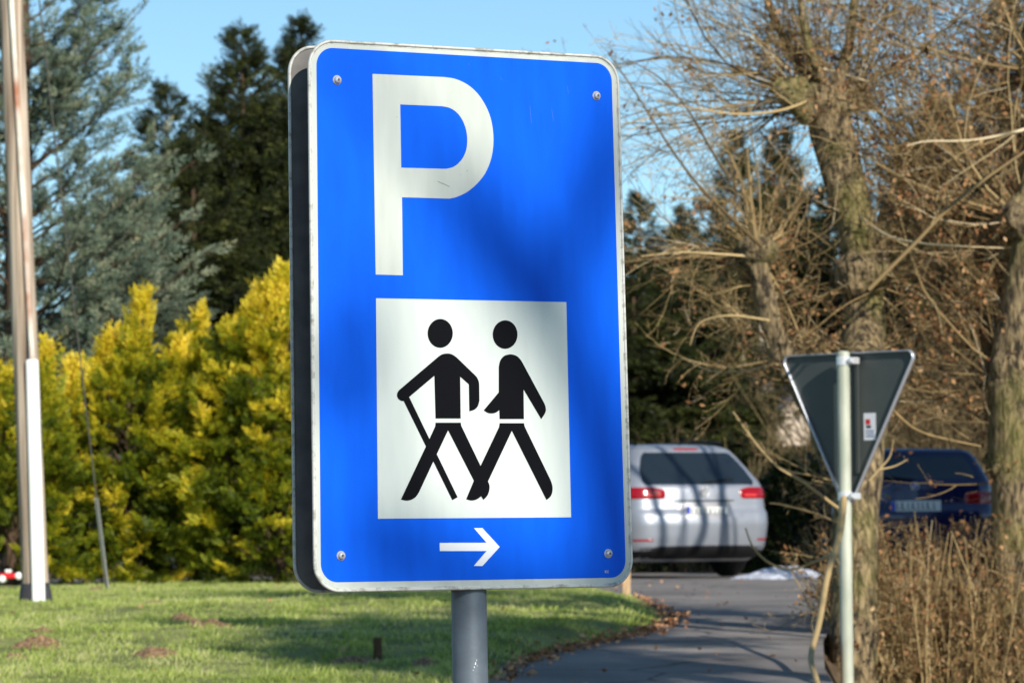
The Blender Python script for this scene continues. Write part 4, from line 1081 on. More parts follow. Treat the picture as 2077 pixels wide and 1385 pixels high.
# beech hedge along the right road edge
def hedge(org, x0, x1, y0, y1, H, n, seed):
    g = np.random.default_rng(seed)
    t = thing('beech_hedge', 'brown leafless beech hedge along the road behind the triangular sign pole', 'hedge', tuple(org))
    xx = g.uniform(x0, x1, n); yy = g.uniform(y0, y1, n); zz = gz(xx, yy)
    S = np.c_[xx, yy, zz - .03]; top = H + wob(S * np.array([1, 1, 0]), 3, .05, 3)
    L = (top - S[:, 2]) * g.uniform(.55, 1.04, n)
    P = grow(S, np.c_[g.normal(size=(n, 2)) * .16, np.ones(n)], L, g.uniform(.003, .009, n), 9, .3, .4, .3, g=g)
    l1 = offshoots(*P, 9, .15, .97, (.15, .38), 5, (.4, 1.1), .5, .3, .6, g=g)
    l2 = offshoots(*l1, 4, .2, .98, (.3, .6), 4, (.4, 1.1), .5, .3, .7, g=g)
    parts = []
    for (Q, r), sd in ((P, 4), (l1, 3), (l2, 3)):
        V, F = tubes(Q, np.maximum(r, .0013), sd); parts.append((V, F, np.repeat(np.clip(g.normal(.5, .22, len(Q)), 0, 1), Q.shape[1] * sd)))
    V, F, T = join(parts); V[:, 2] = np.minimum(V[:, 2], H + .16 + (V[:, 2] - H) * .12)
    mesh_np('twigs', rel(V, org), F, M['twig'], t, tint=T)
    k = g.integers(0, len(l2[0]), 11000); pos = l2[0][k, -1] + g.normal(size=(11000, 3)) * .02
    V, F, T = scatter(*TPL['leaf'], pos, frames(g.normal(size=(11000, 3)) + [0, 0, -.5], g), g.uniform(.018, .04, 11000), np.clip(g.normal(.5, .27, 11000), 0, 1), .2)
    mesh_np('dry_leaves', rel(V, org), F, M['beech'], t, tint=T)
ho = at(1880, 1385, 20.5); ho[2] = float(gz(ho[0], ho[1]))
hz_top = at(1850, 1062, 20.3)[2]
hedge(ho, 1.80, 3.6, 20.05, 21.5, hz_top, 1000, 81)

# ------------------------------------------------------------------ mid-ground: shrubs, house, heap
M['brush'] = ramp_mat('winter_brush', [(0, lin(60, 48, 34)), (.5, lin(104, 88, 60)), (1, lin(158, 140, 100))], .7)
M['evergreen'] = ramp_mat('evergreen_leaves', [(0, lin(26, 36, 16)), (.55, lin(52, 66, 28)), (.9, lin(104, 112, 50)), (1, lin(170, 150, 60))], .35, .15)
def brush(name, label, px, Y, hw, H, n, seed, mt='brush', green=0, thin=1.0):
    g = np.random.default_rng(seed); b = gat(px, Y)
    t = thing(name, label, 'bush', tuple(b), 'bare bushes behind the parked cars')
    r = np.sqrt(g.uniform(0, 1, n)) * hw * .45; a = g.uniform(0, 6.3, n)
    S = np.c_[np.cos(a) * r, np.sin(a) * r, np.zeros(n)]
    D = np.c_[np.cos(a) * r * .9 / hw, np.sin(a) * r * .9 / hw, np.ones(n) * .9] + g.normal(size=(n, 3)) * .16
    P = grow(S, D, g.uniform(.55, 1.05, n) * H, g.uniform(.008, .016, n) * thin, 8, .3, .3, .3, g=g)
    l1 = offshoots(*P, 8, .2, .98, (.22, .5), 6, (.3, .8), .4, .35, .6, g=g)
    l2 = offshoots(*l1, 5, .2, .98, (.25, .6), 4, (.3, .9), .4, .3, .7, g=g)
    parts = []
    for (Q, rr), sd in ((P, 4), (l1, 3), (l2, 3)):
        V, F = tubes(Q, np.maximum(rr, .0028 * thin), sd); parts.append((V, F, np.repeat(g.uniform(0, 1, len(Q)), Q.shape[1] * sd)))
    V, F, T = join(parts); mesh_np('branches', V, F, M[mt], t, tint=T)
    return t
brush('bare_bush', 'tan bare bush rising just behind the silver car roof', 1445, 47.5, 1.0, 2.0, 80, 91)
brush('bare_bush', 'lower tan bare bush at the left above the silver car roof', 1335, 49, .6, 1.35, 30, 92)
brush('bare_bush', 'reddish brown bare bush behind the dark blue car', 1880, 50, 2.2, 3.6, 150, 93)
brush('bare_bush', 'tall brown bare bush behind the left end of the dark blue car', 1800, 54, 1.3, 3.6, 80, 94)
brush('bare_bush', 'brown bare bush right of the dark blue car behind the mossy trunk', 2060, 49, 1.9, 4.0, 130, 95)
brush('bare_bush', 'brown bare bush left of the house behind the silver car', 1490, 60, .8, 2.0, 40, 96)
def leafy(name, label, px, Y, hw, H, n, seed, cat='bush', group='evergreen bushes beside the silver car', lw=.07):
    g = np.random.default_rng(seed); b = gat(px, Y); t = thing(name, label, cat, tuple(b), group)
    S = np.zeros((40, 3)); a = g.uniform(0, 6.3, 40)
    P = grow(S, np.c_[np.cos(a), np.sin(a), g.uniform(.5, 2, 40)], g.uniform(.5, 1, 40) * H * .8, np.full(40, .014), 6, .4, .2, g=g)
    V, F = tubes(*P, 4); mesh_np('stems', V, F, M['bark'], t, smooth=True)
    u = g.uniform(0, 1, n); a = g.uniform(0, 6.3, n); q = np.c_[np.cos(a), np.sin(a), u * 2]
    rad = np.sqrt(np.clip(1 - (u * .98) ** 2.4, 0, 1)) * (1 + wob(q, 2.5, .18, seed)) * (1 - np.abs(g.normal(size=n)) * .2)
    pos = np.c_[np.cos(a) * rad * hw, np.sin(a) * rad * hw, u * H * (1 + .12 * wob(q, 2, 1, seed + 3))]
    D = np.c_[np.cos(a), np.sin(a), u * .8] + g.normal(size=(n, 3)) * .5
    V, F, T = scatter(*TPL['leaf'], pos, frames(D, g), g.uniform(.6, 1.3, n) * lw, np.clip(g.normal(.4, .25, n), 0, 1), .2)
    mesh_np('foliage', V, F, M['evergreen'], t, tint=T)
def crown_tree(label, x, y, H0, H1, hw, n, seed):  # out-of-view yews, crowns shaped as casters for lawn and road shade
    g = np.random.default_rng(seed); z = float(gz(x, y)); t = thing('shade_yew', label, 'tree', (x, y, z), 'trees beside the photographer')
    parts = [trunk([(0, 0, -.1), (.05, 0, H0 * .5), (0, 0, H0), (0, 0, H1 * .95)], [.14, .11, .09, .03], 40, 14, .1, seed)]
    S = np.c_[np.zeros((70, 2)), g.uniform(H0 * .92, H1, 70)]; a = g.uniform(0, 6.3, 70)
    P = grow(S, np.c_[np.cos(a), np.sin(a), g.uniform(-.05, .25, 70)], g.uniform(.6, 1.05, 70) * hw, np.full(70, .022), 9, .35, .1, g=g)
    l1 = offshoots(*P, 6, .2, .98, (.25, .5), 5, (.4, .9), .3, 0, .6, g=g)
    parts += [tubes(*P, 5), tubes(*l1, 4)]; V, F, T = join(parts); mesh_np('trunk', V, F, M['bark'], t, smooth=True)
    k = g.integers(0, len(l1[0]), n); j = g.integers(1, 5, n); pos = l1[0][k, j] + g.normal(size=(n, 3)) * .05
    V, F, T = scatter(*TPL['needle'], pos, frames(g.normal(size=(n, 3)), g), g.uniform(.16, .30, n), g.uniform(0, .8, n), .2)
    mesh_np('crown', V, F, M['spruce'], t, tint=T)
leafy('evergreen_bush', 'dark evergreen bush between the silver car and the pollard trunk', 1625, 45.5, .85, 1.35, 9000, 101)
leafy('evergreen_bush', 'low evergreen undergrowth glimpsed beneath the silver car', 1380, 50, 1.6, .75, 7000, 102)

# pale house glimpsed between the stems
M['render'] = mat('pale_render_wall', lin(226, 208, 188), .85, noise=.12, scale=3)
M['roofm'] = mat('dark_roof', lin(58, 56, 60), .7, noise=.2, scale=12)
M['window'] = mat('dark_glass', (.02, .025, .03), .1)
YH = 57.0; hb = at(1580, 1100, YH); hb[2] = float(gz(hb[0], hb[1]))
house = thing('pale_house', 'pale rendered house with dark roof glimpsed between the pollard stems', 'house', tuple(hb))
ev = at(1580, 828, YH)[2] - hb[2]
an = R(20)
e1 = np.array([math.cos(R(12)), math.sin(R(12)) * 1, 0]); e2 = np.array([-math.sin(R(40)), math.cos(R(40)), 0]) * 1.0
def hp(a, b_, z): return tuple(e1 * a + e2 * b_ + np.array([0, 0, z]))
W_, D_ = 1.5, 1.6
bm = bmesh.new()
c = [hp(0, 0, -.2), hp(W_, 0, -.2), hp(W_, D_, -.2), hp(0, D_, -.2)]; c2 = [hp(0, 0, ev), hp(W_, 0, ev), hp(W_, D_, ev), hp(0, D_, ev)]
lo_ = [bm.verts.new(v) for v in c]; hi_ = [bm.verts.new(v) for v in c2]; rg = [bm.verts.new(hp(W_ / 2, 0, ev + .55)), bm.verts.new(hp(W_ / 2, D_, ev + .55))]
bm.faces.new((lo_[0], lo_[1], hi_[1], rg[0], hi_[0])); bm.faces.new((lo_[2], lo_[3], hi_[3], rg[1], hi_[2]))
bm.faces.new((lo_[1], lo_[2], hi_[2], hi_[1])); bm.faces.new((lo_[3], lo_[0], hi_[0], hi_[3])); bm.faces.new(lo_[::-1])
bm_obj('wall', bm, M['render'], house)
bm = bmesh.new()
for sgn in (0, 1):
    a0, a1 = (-.22, W_ / 2) if sgn == 0 else (W_ + .22, W_ / 2)
    z0, z1 = ev - .12, ev + .60
    P8 = [hp(a0, -.2, z0), hp(a1, -.2, z1), hp(a1, D_ + .2, z1), hp(a0, D_ + .2, z0)]
    t8 = [bm.verts.new(p) for p in P8]; u8 = [bm.verts.new((p[0], p[1], p[2] + .09)) for p in P8]
    bm.faces.new(t8); bm.faces.new(u8[::-1])
    for i in range(4): bm.faces.new((t8[i], t8[(i + 1) % 4], u8[(i + 1) % 4], u8[i]))
rf = bm_obj('roof', bm, M['roofm'], house)
cz0 = ev + .2; cz1 = at(1603, 606, YH)[2] - hb[2]
bm = box_bm((-.1, -.1, cz0), (.1, .1, cz1), .01); bm.transform(Matrix.Translation(Vector(hp(.19, .5, 0))))
ch = bm_obj('chimney', bm, M['render'], rf)
bm = box_bm((-.13, -.13, cz1), (.13, .13, cz1 + .05), .01); bm.transform(Matrix.Translation(Vector(hp(.19, .5, 0))))
wd = bmesh.new(); p0 = hp(.55, -.012, ev - 1.0); box_bm((p0[0], p0[1], p0[2]), (p0[0] + .35, p0[1] + .03, p0[2] + .5), .004, wd); bm_obj('window', wd, M['window'], house)
bm_obj('cap', bm, M['roofm'], ch) if False else bm.free()

M['snow'] = mat('old_snow', (.66, .70, .80), .7, noise=.4, scale=14, col2=(.40, .42, .48), bump=.8, bscale=22)
sb = onground(1600, 1178)
nu, nr = 60, 16; a = np.linspace(0, 2 * np.pi, nu, endpoint=False); rr = np.linspace(.02, 1, nr); A_, Q_ = np.meshgrid(a, rr)
x = np.cos(A_) * Q_ * .62; y = np.sin(A_) * Q_ * .5; P3 = np.stack([x, y, x * 0], -1)
z = .10 * (1 - Q_ ** 2.2) * (1 + wob(P3, 6, .5, 3)) * np.clip(1 + x * .35, .4, 1.4) - .01
V = np.stack([x, y, z], -1).reshape(-1, 3); idx = np.arange(nu * nr).reshape(nr, nu); a_, b_ = idx[:-1], idx[1:]
F = np.stack([a_, np.roll(a_, -1, 1), np.roll(b_, -1, 1), b_], -1).reshape(-1, 4)
so = mesh_np('snow_heap', V, F, M['snow'], smooth=True); so.location = sb + np.array([0, .6, .02]); tag(so, 'low bluish white heap of old snow by the road right of the silver car', 'snow heap')

# far wooded hillside
M['hillw'] = mat('winter_hillside', lin(78, 70, 50), .95, noise=.4, scale=.35, col2=lin(44, 50, 30), bump=.8, bscale=1.2)
g = np.random.default_rng(7); n = 5200
xx = g.uniform(-28, 40, n); yy = g.uniform(84, 128, n); zz = gz(xx, yy)
S = np.c_[xx, yy, zz]
P = grow(S, np.c_[g.normal(size=(n, 2)) * .12, np.ones(n)], g.uniform(1.8, 3.6, n), g.uniform(.02, .05, n), 5, .2, .2, .3, g=g)
l1 = offshoots(*P, 9, .2, .98, (.25, .5), 4, (.3, .8), .3, .3, .6, g=g)
parts = []
for (Q, rr), sd in ((P, 3), (l1, 3)):
    V, F = tubes(Q, np.maximum(rr, .008), sd); parts.append((V, F, np.repeat(g.uniform(0, 1, len(Q)), Q.shape[1] * sd)))
V, F, T = join(parts); M['farbr'] = ramp_mat('far_brush', [(0, lin(62, 56, 40)), (1, lin(124, 106, 80))], .8)
tag(mesh_np('far_woodland', V, F, M['farbr'], tint=T), 'distant brown leafless woodland on the slope behind everything', 'woodland', kind='stuff')

# ------------------------------------------------------------------ cars
def car_ring(prof, z, n=90):
    """half plan outline at height z from the middle of the tail to the middle of the nose: (n,2), arc length"""
    w = np.interp(z, prof['z'], prof['w']); yr = np.interp(z, prof['z'], prof['yr']); yf = np.interp(z, prof['zf'], prof['yf'])
    rc = min(np.interp(z, prof['z'], prof['rc']), w * .8); rf_ = min(.45, w * .8); bow = prof['bow']
    xs = np.linspace(0, w - rc, 26); pts = [np.c_[xs, yr + bow * (xs / w) ** 2]]
    y0 = yr + bow * ((w - rc) / w) ** 2; a = np.linspace(0, np.pi / 2, 20)[1:]
    pts.append(np.c_[w - rc + rc * np.sin(a), y0 + rc * (1 - np.cos(a))])
    ys = np.linspace(y0 + rc, yf - rf_, 26)[1:]; pts.append(np.c_[w - .03 * sstep((ys - 2.6) / 2), ys])
    a = np.linspace(0, np.pi / 2, 14)[1:]; pts.append(np.c_[w - .03 - rf_ + rf_ * np.cos(a), yf - rf_ + rf_ * np.sin(a)])
    pts.append(np.array([[0, yf + .04]])); return np.concatenate(pts)
def ring_at(prof, s, z):
    P = car_ring(prof, z); L = np.r_[0, np.cumsum(np.linalg.norm(np.diff(P, axis=0), axis=1))]; sa = abs(s)
    x = np.interp(sa, L, P[:, 0]); y = np.interp(sa, L, P[:, 1]); x2 = np.interp(sa + .01, L, P[:, 0]); y2 = np.interp(sa + .01, L, P[:, 1])
    t = norm(np.array([x2 - x, y2 - y])); nrm = np.array([t[1], -t[0]])
    if s < 0: return np.array([-x, y]), np.array([-nrm[0], nrm[1]])
    return np.array([x, y]), nrm
def car_patch(prof, rows, off, m, name, parent, nu=14, nv=6, edge=.006):
    """rows: [(z, s0, s1)] a panel lying on the car surface, with a small return edge"""
    zs = np.array([r[0] for r in rows]); zz = np.linspace(zs.min(), zs.max(), nv)
    o_ = np.argsort(zs); s0 = np.interp(zz, zs[o_], np.array([r[1] for r in rows])[o_]); s1 = np.interp(zz, zs[o_], np.array([r[2] for r in rows])[o_])
    V = []
    for j in range(nv):
        for i in range(nu):
            s = s0[j] + (s1[j] - s0[j]) * i / (nu - 1); p, nn = ring_at(prof, s, zz[j])
            rim = (i in (0, nu - 1)) or (j in (0, nv - 1)); q = p + nn * (off if not rim else -.002)
            V.append((q[0], q[1], zz[j]))
    idx = np.arange(nu * nv).reshape(nv, nu); F = np.stack([idx[:-1, :-1], idx[:-1, 1:], idx[1:, 1:], idx[1:, :-1]], -1).reshape(-1, 4)
    return mesh_np(name, np.array(V), F, m, parent, smooth=True)
M['silver'] = mat('silver_paint', (.38, .41, .47), .42, .5, coat=.2)
M['navy'] = mat('dark_blue_paint', (.004, .007, .055), .25, .1, coat=.7)
M['glass'] = mat('car_glass', (.015, .022, .03), .06, 0, spec=.8, coat=.5)
M['blackpl'] = mat('black_plastic', (.015, .015, .017), .5)
M['tail'] = mat('red_lamp', (.30, .003, .008), .2, coat=.3); M['taill'] = mat('light_red_lamp', (.75, .07, .07), .2, coat=.3)
M['plate'] = mat('white_plate', (.75, .76, .74), .4); M['plateeu'] = mat('blue_plate_strip', (.02, .06, .5), .4)
M['tyre'] = mat('tyre_rubber', (.02, .02, .02), .8); M['rimm'] = mat('alloy_rim', (.5, .5, .52), .35, .8)
def make_car(name, label, loc, yaw, prof, paint, kind):
    car = thing(name, label, 'car', tuple(loc)); car.rotation_euler = (0, 0, yaw)
    zs = np.array(prof['rings']); rings = []
    for z in zs:
        P = car_ring(prof, z); L = np.r_[0, np.cumsum(np.linalg.norm(np.diff(P, axis=0), axis=1))]
        # resample keeping corner detail
        h = P; full = np.vstack([h, (h * [-1, 1])[1:-1][::-1]]); rings.append(np.c_[full, np.full(len(full), z)])
    V = np.array(rings); k, m, _ = V.shape; idx = np.arange(k * m).reshape(k, m); a_, b_ = idx[:-1], idx[1:]
    F = np.stack([a_, np.roll(a_, -1, 1), np.roll(b_, -1, 1), b_], -1).reshape(-1, 4)
    V = V.reshape(-1, 3)
    c = len(V); top = V[-m:].mean(0); bot = V[:m].mean(0); V = np.vstack([V, top + [0, 0, .012], bot])
    F = np.vstack([F, np.stack([idx[-1], np.roll(idx[-1], -1), np.full(m, c), np.full(m, c)], -1), np.stack([np.roll(idx[0], -1), idx[0], np.full(m, c + 1), np.full(m, c + 1)], -1)])
    body = mesh_np('body', V, F, paint, car, smooth=True)
    W = prof['W']
    return car, body
def wheel(car, x, y, r=.315, w=.2):
    o = bpy.data.objects.new('wheel', None); o.location = (x, y, r); link(o, car)
    bm = bmesh.new(); bmesh.ops.create_cone(bm, cap_ends=True, segments=40, radius1=r, radius2=r, depth=w, matrix=Matrix.Rotation(R(90), 4, 'Y'))
    bmesh.ops.bevel(bm, geom=[e for e in bm.edges if len(e.link_faces) == 2 and any(len(f.verts) > 5 for f in e.link_faces)], offset=.03, segments=3, affect='EDGES')
    bm_obj('tyre', bm, M['tyre'], o, True)
    s = 1 if x > 0 else -1; bm = bmesh.new()
    bmesh.ops.create_cone(bm, cap_ends=True, segments=32, radius1=.06, radius2=.06, depth=.03, matrix=Matrix.Translation((s * w * .5, 0, 0)) @ Matrix.Rotation(R(90), 4, 'Y'))
    for k in range(5):
        a = k * 2 * math.pi / 5; b2 = box_bm((-.01, -.025, .03), (.01, .025, r * .68), .004)
        b2.transform(Matrix.Translation((s * w * .5, 0, 0)) @ Matrix.Rotation(a, 4, 'X')); me = bpy.data.meshes.new('t'); b2.to_mesh(me); b2.free(); bm.from_mesh(me); bpy.data.meshes.remove(me)
    bm_obj('rim', bm, M['rimm'], o)
def plate_marks(parent, x0, x1, z0, z1, y, m, seed):
    r = random.Random(seed); bm = bmesh.new(); x = x0
    while x < x1 - .03:
        w = r.uniform(.025, .05); box_bm((x, y - .002, z0 + .02), (x + w * .35, y, z1 - .02), 0, bm)
        box_bm((x + w * .45, y - .002, z0 + .02), (x + w, y, z0 + .032), 0, bm); x += w + .022
    bm_obj('plate_characters', bm, m, parent)

GP_ = dict(z=[.18, .26, .33, .45, .60, .70, .76, .90, .99, 1.06, 1.2, 1.36, 1.43, 1.465, 1.485], w=[.74, .84, .875, .89, .90, .90, .895, .89, .875, .855, .775, .68, .62, .53, .36],
           yr=[.22, .08, .03, .0, -.02, .0, .05, .07, .09, .14, .27, .41, .47, .56, .8], rc=[.2, .24, .26, .27, .27, .26, .25, .24, .22, .2, .16, .13, .12, .12, .12],
           zf=[.18, .3, .55, .72, .85, .95, 1.0, 1.2, 1.36, 1.44, 1.485], yf=[4.35, 4.5, 4.55, 4.5, 4.3, 3.7, 3.45, 2.95, 2.5, 2.2, 1.7], bow=.10, W=.9,
           rings=sorted(set(np.round(np.concatenate([np.linspace(.18, .34, 6), np.linspace(.34, .98, 22), np.linspace(.98, 1.485, 24)]), 4))))
gl = onground(1500, 1178); GY_ = 41.2
rr_edge = at(1580, 1178, GY_)
yawg = R(27)                                            # nose points away and to the left
cw = np.array([math.cos(yawg), math.sin(yawg), 0])
loc = np.array([rr_edge[0], GY_, 0]) - cw * .90; loc[2] = float(gz(loc[0], loc[1])) + .025
car, body = make_car('silver_car', 'silver estate car seen from behind, parked right of the blue sign', loc, yawg, GP_, M['silver'], 'estate')
pr_ = GP_
win = car_patch(pr_, [(1.01, -.76, .76), (1.2, -.71, .71), (1.36, -.61, .61), (1.40, -.57, .57)], .007, M['glass'], 'rear_window', car, 24, 8)
car_patch(pr_, [(1.41, -.16, .16), (1.435, -.16, .16)], .012, M['tail'], 'brake_light', car, 8, 3)
for s in (-1, 1):
    l = car_patch(pr_, [(.865, s * .50, s * 1.16), (.90, s * .47, s * 1.14), (.96, s * .47, s * 1.08), (.99, s * .52, s * 1.02), (1.0, s * .60, s * .96)], .012, M['tail'], 'tail_light', car, 20, 7)
    car_patch(pr_, [(.885, s * .52, s * .70), (.93, s * .50, s * .74)], .017, M['taill'], 'lamp_insert', l, 8, 4)
    car_patch(pr_, [(.40, s * .66, s * .92), (.43, s * .64, s * .90)], .010, M['tail'], 'reflector', car, 8, 3)
    sw = car_patch(pr_, [(1.02, s * 1.40, s * 2.2), (1.2, s * 1.25, s * 1.95), (1.34, s * 1.15, s * 1.85)], .006, M['glass'], 'side_window', car, 12, 6)
    sw = car_patch(pr_, [(1.02, s * 2.3, s * 3.2), (1.2, s * 2.05, s * 2.9), (1.34, s * 1.95, s * 2.7)], .006, M['glass'], 'side_window', car, 12, 6)
    n = 20; ysr = np.linspace(.62, 2.7, n); P = np.c_[np.full(n, s * .56), ysr, 1.475 + .045 * np.sin(np.pi * np.clip((ysr - .62) / 2.08, 0, 1)) ** .3]
    V, F = tubes(P[None], np.full((1, n), .016), 8); mesh_np('roof_rail', V, F, M['blackpl'], car, smooth=True)
    wheel(car, s * .78, .92); wheel(car, s * .78, 3.55)
car_patch(pr_, [(.20, -1.1, 1.1), (.30, -1.08, 1.08), (.36, -.55, .55)], .01, M['blackpl'], 'bumper_skirt', car, 24, 6)
M['blackpl'].node_tree.nodes['Principled BSDF'].inputs['Specular IOR Level'].default_value = .15
pl_y = ring_at(pr_, 0, .74)[0][1]
rec = car_patch(pr_, [(.64, -.31, .31), (.80, -.36, .36), (.84, -.37, .37)], .004, M['rimm'], 'number_plate_recess', car, 12, 5)
car_patch(pr_, [(.835, -.40, .40), (.855, -.40, .40)], .014, M['blackpl'], 'tailgate_handle', car, 10, 3)
plo = bm_obj('number_plate', box_bm((-.26, pl_y - .022, .67), (.26, pl_y - .012, .78), .003), M['plate'], car)
bm_obj('plate_strip', box_bm((-.258, pl_y - .0245, .672), (-.218, pl_y - .0225, .778), 0), M['plateeu'], plo)
plate_marks(plo, -.2, .25, .67, .78, pl_y - .0225, M['blackpl'], 3)
ey = ring_at(pr_, 0, .93)[0][1]
def emblem(car, y, z, r, kind):
    bm = bmesh.new(); bmesh.ops.create_cone(bm, cap_ends=True, segments=32, radius1=r, radius2=r * .95, depth=.012, matrix=Matrix.Translation((0, y - .012, z)) @ Matrix.Rotation(R(90), 4, 'X'))
    e = bm_obj('emblem', bm, M['rimm'] if kind == 'v' else M['blackpl'], car)
    n = 33; a = np.linspace(0, 2 * np.pi, n); P = np.c_[np.cos(a) * r, np.full(n, y - .02), z + np.sin(a) * r]
    V, F = tubes(P[None], np.full((1, n), r * .1), 6); mesh_np('emblem_ring', V, F, M['steel'], e, smooth=True)
    if kind == 'v':
        for sg in (-1, 1):
            for (a0, a1) in (((.45, .8), (.0, .1)), ((.85, .3), (.35, -.78)), ((.35, -.78), (0, .0))):
                p0 = (sg * a0[0] * r, y - .021, z + a0[1] * r); p1 = (sg * a1[0] * r, y - .021, z + a1[1] * r)
                P = np.array([p0, p1]); V, F = tubes(P[None], np.full((1, 2), r * .08), 5); mesh_np('emblem_stroke', V, F, M['steel'], e)
    else:
        for k in range(4):
            bm = bmesh.new(); vs = [bm.verts.new((0, y - .0205, z))] + [bm.verts.new((r * .66 * math.cos(t), y - .0205, z + r * .66 * math.sin(t))) for t in np.linspace(k * math.pi / 2, (k + 1) * math.pi / 2, 8)]
            bm.faces.new(vs); bm_obj('emblem_quarter', bm, M['plate'] if k % 2 == 0 else M['plateeu'], e)
emblem(car, ey, .945, .055, 'v')
wy = ring_at(pr_, 0, 1.05)[0][1]; wy2 = ring_at(pr_, .38, 1.09)[0][1]
P = np.array([[0, wy - .02, 1.045], [.2, wy2 - .05, 1.07], [.42, wy2 - .02, 1.085]]); V, F = tubes(P[None], np.full((1, 3), .009), 6); mesh_np('wiper', V, F, M['blackpl'], car)
P = np.array([[0, .62, 1.485], [0, .5, 1.545], [0, .42, 1.57]]); V, F = tubes(P[None], np.array([[.016, .01, .005]]), 6); mesh_np('antenna', V, F, M['blackpl'], car)

BP = dict(z=[.18, .26, .33, .50, .66, .74, .80, .95, 1.02, 1.08, 1.2, 1.32, 1.38, 1.415, 1.43], w=[.76, .86, .90, .915, .925, .925, .92, .915, .90, .88, .83, .77, .72, .64, .46],
          yr=[.2, .07, .02, -.01, -.02, .02, .06, .08, .10, .15, .26, .37, .42, .50, .72], rc=[.2, .22, .24, .25, .25, .25, .24, .22, .2, .18, .16, .14, .13, .12, .12],
          zf=GP_['zf'], yf=[4.5, 4.7, 4.75, 4.7, 4.5, 3.9, 3.6, 3.05, 2.6, 2.3, 1.8], bow=.10, W=.92, rings=GP_['rings'][:-4] + [1.40, 1.415, 1.43])
BP['rings'] = sorted([z for z in GP_['rings'] if z < 1.40]) + [1.40, 1.415, 1.43]
BY = 43.2; bc = at(1853, 1154, BY); bc[2] = float(gz(bc[0], bc[1])) + .025
yb = R(3); bc[0] += .04
top_fix = at(1853, 906, BY)[2] - bc[2]
car2, b2 = make_car('blue_car', 'dark blue car seen from behind over the brown hedge at the right', bc, yb, BP, M['navy'], 'estate')
car2.scale = (1.04, 1, top_fix / 1.43)
pr_ = BP
car_patch(pr_, [(1.06, -.76, .76), (1.2, -.71, .71), (1.34, -.62, .62)], .007, M['glass'], 'rear_window', car2, 24, 8)
for s in (-1, 1):
    l = car_patch(pr_, [(.78, s * .58, s * 1.05), (.86, s * .56, s * 1.08), (.92, s * .60, s * 1.0)], .012, M['tail'], 'tail_light', car2, 16, 6)
    car_patch(pr_, [(1.06, s * 1.4, s * 2.3), (1.2, s * 1.3, s * 2.1), (1.31, s * 1.25, s * 1.95)], .006, M['glass'], 'side_window', car2, 12, 6)
    wheel(car2, s * .8, .95); wheel(car2, s * .8, 3.75)
pl_y = ring_at(pr_, 0, .72)[0][1]
plo = bm_obj('number_plate', box_bm((-.28, pl_y - .022, .70), (.28, pl_y - .012, .82), .003), M['plate'], car2)
bm_obj('plate_strip', box_bm((-.278, pl_y - .0245, .702), (-.235, pl_y - .0225, .818), 0), M['plateeu'], plo)
plate_marks(plo, -.22, .27, .70, .82, pl_y - .0225, M['blackpl'], 8)
ey = ring_at(pr_, 0, .98)[0][1]; emblem(car2, ey, .985, .045, 'r')
P = np.array([[0, ey + .03, 1.06], [-.25, ey + .05, 1.09], [-.5, ey + .08, 1.075]]); V, F = tubes(P[None], np.full((1, 3), .011), 6); mesh_np('wiper', V, F, M['blackpl'], car2)

# ------------------------------------------------------------------ sun direction and the trees that cast the shade
SUN_AZ, SUN_EL = 150.0, 28.0                            # azimuth clockwise from +Y
sun_dir = np.array([math.sin(R(SUN_AZ)) * math.cos(R(SUN_EL)), math.cos(R(SUN_AZ)) * math.cos(R(SUN_EL)), math.sin(R(SUN_EL))])
def upsun(px, py, t):
    x, y = pan(px, py); return tuple(PO + PXa * x + PYa * y + sun_dir * t)
ts = 17.0
limbs = [([upsun(880, 330, ts), upsun(960, 430, ts), upsun(1050, 560, ts), upsun(1110, 660, ts), upsun(1190, 800, ts), upsun(1235, 960, ts), upsun(1270, 1250, ts)], [.02, .05, .06, .055, .06, .07, .09]),
         ([upsun(1110, 660, ts), upsun(1180, 470, ts), upsun(1240, 330, ts), upsun(1260, 160, ts)], [.04, .04, .05, .03]),
         ([upsun(1200, 1250, ts), upsun(1000, 1200, ts), upsun(820, 1130, ts), upsun(700, 1150, ts)], [.06, .045, .05, .03]),
         ([upsun(880, 330, ts), upsun(760, 200, ts), upsun(650, 60, ts)], [.02, .02, .016]),
         ([upsun(760, 700, ts), upsun(680, 740, ts), upsun(600, 820, ts)], [.025, .03, .03]), ([upsun(820, 1130, ts), upsun(770, 900, ts), upsun(760, 700, ts), upsun(730, 560, ts)], [.03, .022, .025, .02])]
tb_ = np.array(upsun(1270, 1250, ts)); base_ = np.array([tb_[0] + .3, tb_[1] - .2, float(gz(tb_[0], tb_[1])) - .1])
limbs = [(p, [q * .95 for q in rd]) for p, rd in limbs]
limbs.insert(0, ([tuple(base_), tuple((base_ + tb_) / 2), tuple(tb_)], [.17, .13, .09]))
st_ = pollard('bare_tree', 'bare tree standing behind the photographer in front of the blue sign', limbs, [], [(upsun(1150, 0, ts), .2, 10, .6, 1.2, 1.0, (0, 0, 0))], 75, 0, base_, kids=(3, 2), group='trees beside the photographer')
def off_tree(x, y, H, seed, label, n=110, leaves=1500):
    z = float(gz(x, y)); p = [(x, y, z - .05), (x + .05, y, z + H * .3), (x - .03, y + .05, z + H * .6), (x, y, z + H * .8)]
    h = [((x, y, z + H * .8), .16), ((x, y, z + H * .5), .15)]
    return pollard('pollard_tree', label, [(p, [.15, .13, .12, .12])], h, [sh(h[0], n, .6, 1.7, .4), sh(h[1], n // 2, .5, 1.2, .2)], seed, leaves, (x, y, z), epic=[(p, .12, 50, .3, .8)], kids=(7, 4), group='trees beside the photographer')
off_tree(2.95, 12.5, 4.4, 76, 'pollarded tree outside the right of the photo, nearer than the hedge', 150)
